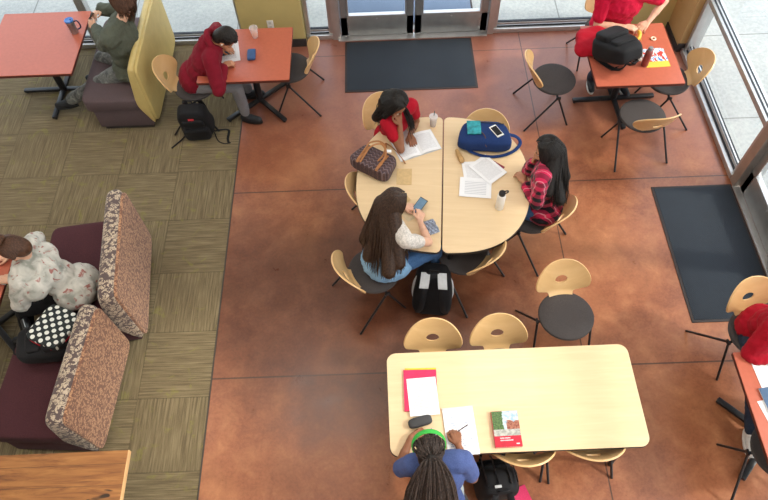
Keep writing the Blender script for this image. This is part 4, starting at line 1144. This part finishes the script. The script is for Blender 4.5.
# long shoulder strap lying beside
mb = MB().tube(catmull([(.02,3.98,Z+.03), (.02,4.04,Z+.02), (.06,4.02,Z+.008), (.12,3.95,Z+.005), (.17,3.86,Z+.005), (.19,3.80,Z+.012)], 6), .010, 8, flat=.35, up=(0,0,1))
st = mb.build('shoulder_strap', tan, None); st.parent = o; st.matrix_parent_inverse = (Matrix.Translation(o.location) @ Matrix.Rotation(D(-33), 4, 'Z')).inverted()
# brown napkins
sheet('paper_napkin', 'brown folded napkin right of the tote bag', 'napkin', (.175, 3.655, Z), D(-4), .135, .18, mat('kraft paper', srgb(206,176,128), .85, .1, 30), .002, .004)
sheet('paper_napkin', 'small crumpled brown napkin in front of the long-haired girl\'s face', 'napkin', (.145, 3.42, Z), D(30), .10, .13, mat('kraft paper light', srgb(200,170,124), .85, .1, 30), .002, .008)
sheet('paper_napkin', 'thin pale napkin left of the snack wrapper', 'napkin', (.20, 3.23, Z), D(35), .10, .10, mat('pale napkin', srgb(206,190,158), .85, .1, 30), .001, .006)
# glasses on the table
o = thing('sunglasses', 'black folded sunglasses lying in front of the long-haired girl', 'glasses', (.06, 3.43, Z), D(0))
for s in (-1, 1): MB().sbox((s*.035,0,.022), (.058,.010,.036), rot3(-25), e=.6).build('lens', M['blackplastic'], o)
MB().tube(catmull([(-.068,.0,.03),(-.035,.003,.038),(0,.004,.034),(.035,.003,.038),(.068,0,.03)], 4), .0042, 8).build('frame', M['blackplastic'], o)
for s in (-1, 1): MB().tube(catmull([(s*.068,0,.03), (s*.066,-.012,.026), (s*.0,-.03-.008*s,.012), (-s*.06,-.034-.01*s,.008)], 5), .0034, 8).build('temple', M['blackplastic'], o)
# phone of girl 3
o = thing('smartphone', 'phone with lit blue grey screen in the hand of the long-haired girl', 'phone', (.29, 3.30, .785), D(-38)); o.rotation_euler = (D(12), D(4), D(-38))
MB().box((0,0,0), (.078,.155,.009), bevel=.004).build('case', M['blackplastic'], o)
MB().box((0,0,.005), (.068,.140,.001)).build('screen', mat('blue grey screen', srgb(104,134,160), .1), o)
# snack wrapper
mb = MB().grid(lambda u, v: V(((u-.5)*.09, (v-.5)*.15, .006+.016*abs(math.sin(u*9+v*7))*(.4+.6*math.sin(v*PI))+.005*math.sin(v*30))), 16, 24)
o = mb.build('snack_wrapper', mat('silver and blue wrapper', srgb(150,160,178), .3, .55, 90, metal=.3), None, solid=.001); o.location = (.385, 3.10, Z); o.rotation_euler = (0,0,D(20)); tag(o, 'crumpled silver and blue snack wrapper near the table seam', 'wrapper')
# navy bag
navy = cloth('navy canvas', srgb(26,46,92), (*srgb(38,62,112)[:3], 1))
o = thing('shoulder_bag', 'navy canvas shoulder bag lying on the right half table', 'bag', (.93, 4.035, Z), D(-7))
def navfn(p):
    p = p.copy(); p.x *= 1.0-.12*(p.y/.13); p.z *= 1-.12*abs(p.x)/.2; return p
MB().sbox((0,0,.075), (.46,.285,.15), e=.38, n=40, m=20, fn=navfn).wobble(.010, 8, 3).build('bag_body', navy, o)
MB().tube(catmull([(-.19,-.10,.05), (-.10,-.155,.02), (.03,-.185,.012), (.17,-.165,.012), (.28,-.10,.014), (.335,-.01,.02), (.30,.05,.035), (.21,.045,.07)], 6), .016, 8, flat=.28, up=(0,0,1)).build('shoulder_strap', navy, o)
MB().tube(catmull([(-.04,-.02,.158),(-.01,-.06,.160),(.005,-.10,.15),(.0,-.13,.13),(.02,-.15,.10)], 4), .004, 6).build('drawcord', mat('brown cord', (.1,.05,.03), .8), o)
MB().box((.0,.10,.15), (.34,.006,.004), rot3(0,0,-2)).build('zipper', M['blackmetal'], o)
o = sheet('card_sleeve', 'teal picture notebook lying on the navy bag', 'notebook', (.83, 4.07, Z+.156), D(-3), .125, .16, None or mat('teal artwork cover', srgb(38,140,150), .4, .5, 22), .008, 0)
o = thing('smartphone', 'white-framed phone lying on the navy bag', 'phone', (1.03, 4.02, Z+.152), D(28))
MB().box((0,0,.005), (.07,.14,.009), bevel=.004).build('case', M['white_plastic'], o); MB().box((0,0,.010), (.058,.11,.001)).build('screen', mat('black glass screen', (.01,.012,.016), .06), o)
# brown pouch
mb = MB().sbox((0,0,.02), (.045,.17,.038), e=.6, fn=lambda p: V((p.x*(1-.5*p.y/.17), p.y, p.z))).wobble(.006, 20)
o = mb.build('paper_pouch', mat('brown paper pouch', srgb(176,140,92), .8, .2, 40), None); o.location = (.69, 3.86, Z); o.rotation_euler = (0,0,D(14)); tag(o, 'small twisted brown paper pouch left of the navy bag', 'pouch')
# papers on right half
sheet('folder', 'dark red folder under the white sheets on the right half table', 'folder', (.905, 3.69, Z), D(-40), .24, .29, mat('dark red card', srgb(136,40,62), .5), .004)
sheet('printed_sheet', 'white printed sheet, left one under the top sheet', 'paper', (.815, 3.66, Z+.0045), D(2), .215, .28, TXT3, .001, .001)
sheet('worksheet', 'white worksheet with printed boxes nearest to the seam', 'paper', (.80, 3.50, Z+.007), D(-8), .28, .215, m_text('worksheet print', 12, margin=.16, dens=.75, ink=(.5,.52,.56,1)), .001, .001)
sheet('printed_sheet', 'top white sheet of the papers, turned to the right', 'paper', (.93, 3.70, Z+.010), D(38), .215, .28, TXT3, .001, .0015)
# white bottle
o = thing('water_bottle', 'white steel bottle with black lid on the right half table', 'bottle', (.985, 3.28, Z))
MB().lathe([(.002,0),(.034,0),(.037,.004),(.037,.165),(.033,.185),(.024,.195),(.002,.195)]).build('bottle_body', mat('white powder coat', (.8,.78,.74), .4, .03), o)
MB().lathe([(.002,.19),(.028,.19),(.029,.215),(.024,.222),(.002,.222)]).build('lid', M['blackplastic'], o)
MB().tube(catmull([(.012,0,.218),(.03,.004,.232),(.048,.006,.225),(.045,.006,.205),(.028,.003,.20)], 5), .006, 8).build('carry_loop', M['blackplastic'], o)

# T1 things
sheet('worksheet', 'white paper the hooded student writes on', 'paper', (-1.62, 5.40, Z), D(10), .30, .36, TXT3, .002, .001)
o = thing('smartphone', 'black phone with blue edge lying on the hooded student\'s paper', 'phone', (-1.63, 5.36, Z+.003), D(-76))
MB().box((0,0,.005), (.075,.15,.009), bevel=.003).build('case', M['blackplastic'], o); MB().box((0,0,.0102), (.06,.13,.0008)).build('screen', mat('blue lit screen', srgb(60,110,160), .1), o)
o = thing('glasses_case', 'small blue case on the orange table by the pier', 'case', (-1.33, 5.31, Z), D(3))
MB().sbox((0,0,.018), (.085,.15,.036), e=.3).build('shell', mat('blue matte shell', srgb(52,84,132), .5), o); MB().box((0,0,.018), (.087,.152,.002), bevel=.0008).build('seam', M['blackplastic'], o)
# mug
o = thing('travel_mug', 'steel travel mug with blue lid and dark handle on the far left table', 'mug', (-3.27, 5.78, Z))
MB().lathe([(.002,0),(.036,0),(.038,.004),(.045,.15),(.046,.156),(.002,.156)]).build('mug_body', mat('worn brushed steel', (.36,.37,.38), .35, .3, 12, metal=.7), o)
MB().lathe([(.047,.152),(.048,.162),(.040,.168),(.03,.164),(.002,.164)]).build('lid', mat('blue lid plastic', srgb(64,118,190), .3), o)
MB().tube(catmull([(.042,.0,.14),(.075,.006,.145),(.09,.007,.11),(.083,.007,.06),(.046,.0,.04)], 6), .008, 10).build('handle', mat('dark purple grip', (.05,.04,.09), .4), o)
MB().lathe([(.004,.164),(.012,.170),(.002,.172)], (.02,0,0)).build('sip_button', mat('dark blue button', (.02,.05,.2), .3), o)
# phone of person 7
o = thing('smartphone', 'black phone held up by the person in olive jacket', 'phone', (-3.02, 5.80, .925), 0); o.rotation_euler = (D(40), D(-38), D(-70))
MB().box((0,0,0), (.155,.082,.009), bevel=.004).build('case', M['blackplastic'], o); MB().box((0,0,.005), (.14,.07,.001)).build('screen', mat('dim screen', (.03,.045,.04), .08), o)

# backpacks ---------------------------------------------------------------
def backpack(label, loc, rz, tilt, w=.31, h=.45, d=.20, body=None, accent=None, strapm=None, loops=(), extra=None):
    """front pocket faces +y(local) when lying; built standing: z up, front = +y"""
    o = thing('backpack', label, 'backpack', loc, rz); o.rotation_euler = (tilt[0], tilt[1], rz)
    body = body or M['black']; strapm = strapm or body
    def fn(p):
        k_ = (p.z/h+.5); p = p.copy(); p.x *= 1-.20*k_**2.2; p.y *= 1-.28*k_**1.5; return p
    MB().sbox((0,0,h/2), (w,d,h), e=.45, n=40, m=24, fn=fn).wobble(.010, 7, loc[0]*9).build('main_compartment', body, o)
    MB().sbox((0,d*.48,h*.30), (w*.80,d*.40,h*.46), e=.42, n=32, m=16).wobble(.006, 11, 2).build('front_pocket', body, o)
    MB().sbox((0,d*.40,h*.66), (w*.66,d*.26,h*.28), e=.45, n=28, m=14).wobble(.005, 11, 4).build('upper_pocket', body, o)
    zp = [(math.cos(a)*w*.38, d*.20, h*.55+math.sin(a)*h*.40) for a in [D(-10+200*k_/20) for k_ in range(21)]]
    MB().tube(zp, .004, 6).build('zipper', M['blackmetal'] if accent is None else accent, o)
    MB().tube(catmull([(-.035,-d*.22,h*.97),(-.03,-d*.25,h+.03),(.03,-d*.25,h+.03),(.035,-d*.22,h*.97)], 5), .007, 8).build('grab_handle', strapm, o)
    for s in (-1, 1):
        MB().tube(catmull([(s*.05,-d*.32,h*.93),(s*.07,-d*.62,h*.80),(s*.085,-d*.70,h*.55),(s*.10,-d*.58,h*.28),(s*.125,-d*.40,h*.10)], 5), .026, 8, flat=.3, up=(0,1,0)).build('shoulder_strap', strapm, o)
    if extra: extra(o)
    return o
def bp_label(o):
    MB().box((0.0,.085,.425), (.06,.006,.05), rot3(35), bevel=.001).build('brand_patch', mat('red woven patch', srgb(196,50,60), .7), o)
o = backpack('black backpack with small red patch on the carpet by the hooded student', (-2.01, 5.0, .0), D(183), (D(-16), 0), .35, .50, .23, extra=bp_label)
mb = MB().tube(catmull([(-2.13,4.93,.05),(-2.2,4.86,.012),(-2.26,4.79,.008),(-2.30,4.74,.008)], 5), .011, 8, flat=.35, up=(0,0,1)); s_ = mb.build('loose_strap', M['black'], None); s_.parent = o
s_.matrix_parent_inverse = (Matrix.Translation((-2.01,5.0,0)) @ Matrix.Rotation(D(183), 4, 'Z') @ Matrix.Rotation(D(-16), 4, 'X')).inverted()
mb = MB().tube(catmull([(-1.84,4.92,.06),(-1.78,4.98,.012),(-1.70,4.97,.008),(-1.70,4.85,.008),(-1.68,4.78,.008)], 5), .013, 8, flat=.35, up=(0,0,1)).tube(catmull([(-1.84,4.90,.06),(-1.80,4.82,.012),(-1.73,4.78,.008),(-1.66,4.79,.008)], 5), .006, 8, flat=.5, up=(0,0,1)); s_ = mb.build('loose_strap', M['black'], None); s_.parent = o
s_.matrix_parent_inverse = (Matrix.Translation((-2.01,5.0,0)) @ Matrix.Rotation(D(183), 4, 'Z') @ Matrix.Rotation(D(-16), 4, 'X')).inverted()
silver = mat('silver reflective cloth', (.50,.52,.54), .5, .08, 30)
def bp_grey(o):
    for s in (-1, 1):
        MB().grid(lambda u, v, s=s: V((s*(.070+.012*u)+(v-.5)*.078, -.055-.115*math.sin(min(1,u*1.0)*PI*.5), .505-.075*u)), 10, 3).build('silver_strap_panel', silver, o, solid=.012)
    MB().tube(catmull([(.155,-.03,.12),(.175,-.03,.25),(.155,-.03,.40),(.09,-.03,.49)], 6), .012, 8).build('piping', silver, o)
    MB().tube(catmull([(-.155,-.03,.12),(-.175,-.03,.25),(-.155,-.03,.40),(-.09,-.03,.49)], 6), .012, 8).build('piping', silver, o)
backpack('black backpack with silver strap panels on the floor under the table seam', (.385, 2.70, 0), D(-6), (D(-16), 0), .36, .52, .26, extra=bp_grey)
backpack('black backpack with many buckled straps on the floor beside the braided girl', (.76, 1.13, 0), D(5), (D(10), 0), .33, .46, .26, extra=lambda o: [MB().tube(catmull([(x,-.02,.47),(x-.01,.10,.44),(x,.18,.33),(x+.01,.20,.20)], 6), .012, 8, flat=.4, up=(1,0,0)).build('compression_strap', M['blackplastic'], o) for x in (-.10,-.02,.07,.12)] and [MB().box((-.03,-.03,.475), (.05,.02,.012), bevel=.003).build('buckle', silver, o)] )
sheet('pink_cloth', 'pink cloth corner on the floor behind the buckled backpack', 'cloth', (.985, 1.02, .004), D(20), .12, .16, cloth('pink cotton', srgb(200,60,100)), .006, .006)
# backpack on the T2 table, lying
def tot(o):
    MB().tube(catmull([(-.06,-.15,.30),(-.05,-.22,.20),(-.03,-.20,.10)], 6), .022, 8, flat=.3, up=(0,1,0)).build('loose_strap', M['black'], o)
o = backpack('big black backpack slumped on the window table', (2.25, 5.20, Z+.10), D(24), (D(68), 0), .36, .46, .24, extra=tot)
# red jacket
mb = MB(); mb.sbox((0,0,.06), (.30,.38,.12), e=.6, n=36, m=18).ell((.05,.12,.06), (.14,.10,.07)).ell((-.06,-.10,.05), (.10,.12,.06))
o = mb.build('red_jacket', redt, None, voxel=.008, smit=3, disp=.05, dsc=.2); o.location = (2.15, 5.27, Z); o.rotation_euler = (0,0,D(-12)); tag(o, 'crumpled red jacket under the backpack on the window table', 'jacket')
# bottle, map, banana, cap
o = thing('water_bottle', 'dusty red steel bottle with grey cap on the window table', 'bottle', (2.645, 4.965, Z))
MB().lathe([(.002,0),(.033,0),(.036,.004),(.036,.16),(.031,.18),(.022,.19),(.002,.19)]).build('bottle_body', mat('dusty red metal', srgb(150,84,80), .35, .08, 10, metal=.3), o)
MB().lathe([(.002,.186),(.023,.186),(.024,.212),(.02,.222),(.002,.224)]).build('cap', mat('grey cap', (.3,.3,.32), .4, metal=.5), o)
def m_comic():
    t = NT('colourful print'); tc = t.n.new('ShaderNodeTexCoord'); v = tc.outputs['Generated']; sx = t.n.new('ShaderNodeSeparateXYZ'); t.link(v, sx.inputs[0])
    n = t.noise(v, 5, 2, .4, .6)
    c = t.ramp(n, [(.36, srgb(210,60,50)), (.42, srgb(240,240,235)), (.50, srgb(60,130,200)), (.56, srgb(240,240,236)), (.62, srgb(60,120,190))])
    for e in c.node.color_ramp.elements: pass
    c.node.color_ramp.interpolation = 'CONSTANT'
    c = t.mix(t.math('LESS_THAN', sx.outputs['Y'], .30), c, srgb(236,190,70)); t.base(c); t.set(.6); return t.m
sheet('comic_page', 'colourful printed page with yellow lower edge on the window table', 'paper', (2.775, 5.06, Z), D(2), .24, .27, m_comic(), .002, .001)
mb = MB().grid(lambda u, v: V(((u-.5)*.11, (v-.5)*.15, .006+.022*abs(math.sin(u*8+v*6))*math.sin(v*PI))), 16, 18)
o = mb.build('snack_wrapper', mat('shiny patterned wrapper', srgb(190,180,170), .3, .5, 70, metal=.3), None, solid=.001); o.location = (2.60, 5.10, Z); o.rotation_euler = (0,0,D(-20)); tag(o, 'crumpled shiny wrapper left of the red bottle', 'wrapper')
o = thing('banana', 'half-peeled banana held by the person in bright red', 'fruit', (2.665, 5.36, Z+.03), D(70))
MB().tube(catmull([(-.07,0,.0),(-.035,-.012,.008),(.01,-.014,.012),(.05,-.004,.01),(.075,.01,.004)], 6), lambda t: .019*(1-abs(t*2-1)**3*.6), 10).build('flesh', mat('yellow banana', srgb(226,184,70), .5, .1, 30), o)
for a in (-1, 0, 1): MB().grid(lambda u, v, a=a: V((-.03-.02*u, a*.02+(v-.5)*.02*(1-u)+a*.03*u, .012-.03*u)), 8, 3).build('peel', mat('banana peel', srgb(236,206,96), .5), o, solid=.002)
o = MB().tube([(math.cos(a)*.022, math.sin(a)*.022, .008) for a in [2*PI*k/20 for k in range(20)]], .008, 8, closed=True).build('dough_ring', mat('pale dough', srgb(240,216,190), .6), None)
o.location = (2.825, 5.335, Z); tag(o, 'small pale ring snack on the window table', 'snack')
o = thing('smartphone', 'dark phone behind the backpack on the window table', 'phone', (2.50, 5.30, Z), D(-40)); MB().box((0,0,.005), (.075,.15,.009), bevel=.003).build('case', M['blackplastic'], o)
MB().box((0,0,.0102), (.066,.14,.0008)).build('screen', mat('dark navy screen', (.02,.03,.06), .08), o)

# right edge table
sheet('worksheet', 'white worksheet on the table at the right edge, before the person in red', 'paper', (2.80, 1.70, Z), D(4), .22, .29, TXT3, .002, .001)
o = thing('notebook', 'blue covered notebook on the table at the right edge', 'notebook', (2.79, 1.45, Z+.0025), D(6))
MB().box((0,0,.006), (.215,.275,.010)).build('page_block', M['paper'], o); MB().box((0,0,.0125), (.22,.28,.003), bevel=.001).build('cover', mat('slate blue card', srgb(78,104,136), .5), o)
sheet('loose_paper', 'white paper showing from under the blue notebook', 'paper', (2.765, 1.37, Z), D(12), .216, .28, M['paper'], .002)
# booth: polka-dot bag on black backpack
def m_dots():
    t = NT('black cloth with white dots'); v = t.coord(); sx = t.n.new('ShaderNodeSeparateXYZ'); t.link(v, sx.inputs[0]); s = 13.5
    a = t.math('MULTIPLY', sx.outputs['X'], s); b = t.math('MULTIPLY', sx.outputs['Y'], s)
    f = None
    for o_ in (0, .5):
        fx = t.math('SUBTRACT', t.math('FRACT', t.math('ADD', a, 20+o_)), .5); fy = t.math('SUBTRACT', t.math('FRACT', t.math('ADD', t.math('MULTIPLY', b, 1.0), 20+o_)), .5)
        r_ = t.math('ADD', t.math('MULTIPLY', fx, fx), t.math('MULTIPLY', fy, fy)); k_ = t.math('LESS_THAN', r_, .055); f = k_ if f is None else t.math('MAXIMUM', f, k_)
    t.base(t.mix(f, (.012,.018,.02,1), (.72,.74,.70,1))); t.set(.8); return t.m
backpack('plain black backpack on the maroon bench under the dotted pouch', (-2.58, 2.27, .565), D(-76), (D(82), 0), .34, .42, .18)
o = thing('lunch_bag', 'black pouch with white polka dots and red trim on the black backpack', 'bag', (-2.68, 2.30, .70), 0); o.rotation_euler = (D(-6), D(8), D(-24))
MB().sbox((0,0,0), (.29,.34,.075), e=.32, n=36, m=16).build('pouch', m_dots(), o)
MB().tube([(math.copysign(abs(math.cos(a))**.45, math.cos(a))*.144, math.copysign(abs(math.sin(a))**.45, math.sin(a))*.169, -.014) for a in [2*PI*k/40 for k in range(40)]], .0065, 6, closed=True).build('trim_cord', redt, o)
o = thing('drink_bottle', 'slim black bottle leaning at the bench edge below the woman in floral', 'bottle', (-3.03, 2.42, .50), 0); o.rotation_euler = (D(62), 0, D(38))
MB().lathe([(.002,-.10),(.034,-.10),(.035,.07),(.026,.09),(.026,.12),(.002,.12)]).build('bottle_body', M['blackplastic'], o); MB().box((0,.034,0), (.006,.003,.16)).build('stripe', mat('pale stripe', (.5,.55,.6), .4), o)
o = thing('smartphone', 'phone in the hand of the woman in floral top', 'phone', (-3.22, 2.73, Z), D(80)); MB().box((0,0,.005), (.075,.15,.009), bevel=.003).build('case', mat('pale phone case', (.6,.62,.64), .4), o)
MB().box((0,0,.0102), (.064,.135,.0008)).build('screen', mat('lit teal screen', srgb(90,150,170), .1), o)

# ------------------------------------------------------------------ light
w = bpy.data.worlds.new('sky'); SC.world = w; w.use_nodes = True; nt = w.node_tree
bg = nt.nodes['Background']; sky = nt.nodes.new('ShaderNodeTexSky'); sky.sky_type = 'NISHITA'; sky.sun_disc = False; sky.sun_elevation = D(48); sky.sun_rotation = D(95); sky.dust_density = 3; sky.air_density = 1.5
mx = nt.nodes.new('ShaderNodeMix'); mx.data_type = 'RGBA'; ins = {i.identifier: i for i in mx.inputs}; ins['Factor_Float'].default_value = .72; ins['B_Color'].default_value = (3.2,3.3,3.45,1)
nt.links.new(sky.outputs[0], ins['A_Color']); nt.links.new([o for o in mx.outputs if o.identifier == 'Result_Color'][0], bg.inputs['Color']); bg.inputs['Strength'].default_value = .6
sun = bpy.data.lights.new('sun', 'SUN'); sun.energy = 1.8; sun.angle = D(5); sun.color = (1,.94,.84); so = bpy.data.objects.new('sun', sun); COL.objects.link(so)
dirv = V((-.80, .12, -.80)); so.rotation_euler = dirv.to_track_quat('-Z', 'Y').to_euler(); so.location = (8, 2, 9)
SC.view_settings.view_transform = 'Standard'; SC.view_settings.look = 'None'; SC.view_settings.gamma = 1; SC.view_settings.use_curve_mapping = False
SC.view_settings.exposure = .3
SC.cycles.max_bounces = 6; SC.cycles.diffuse_bounces = 4; SC.cycles.use_denoising = True; SC.cycles.transparent_max_bounces = 12; SC.cycles.sample_clamp_indirect = 6; SC.cycles.caustics_reflective = False; SC.cycles.caustics_refractive = False
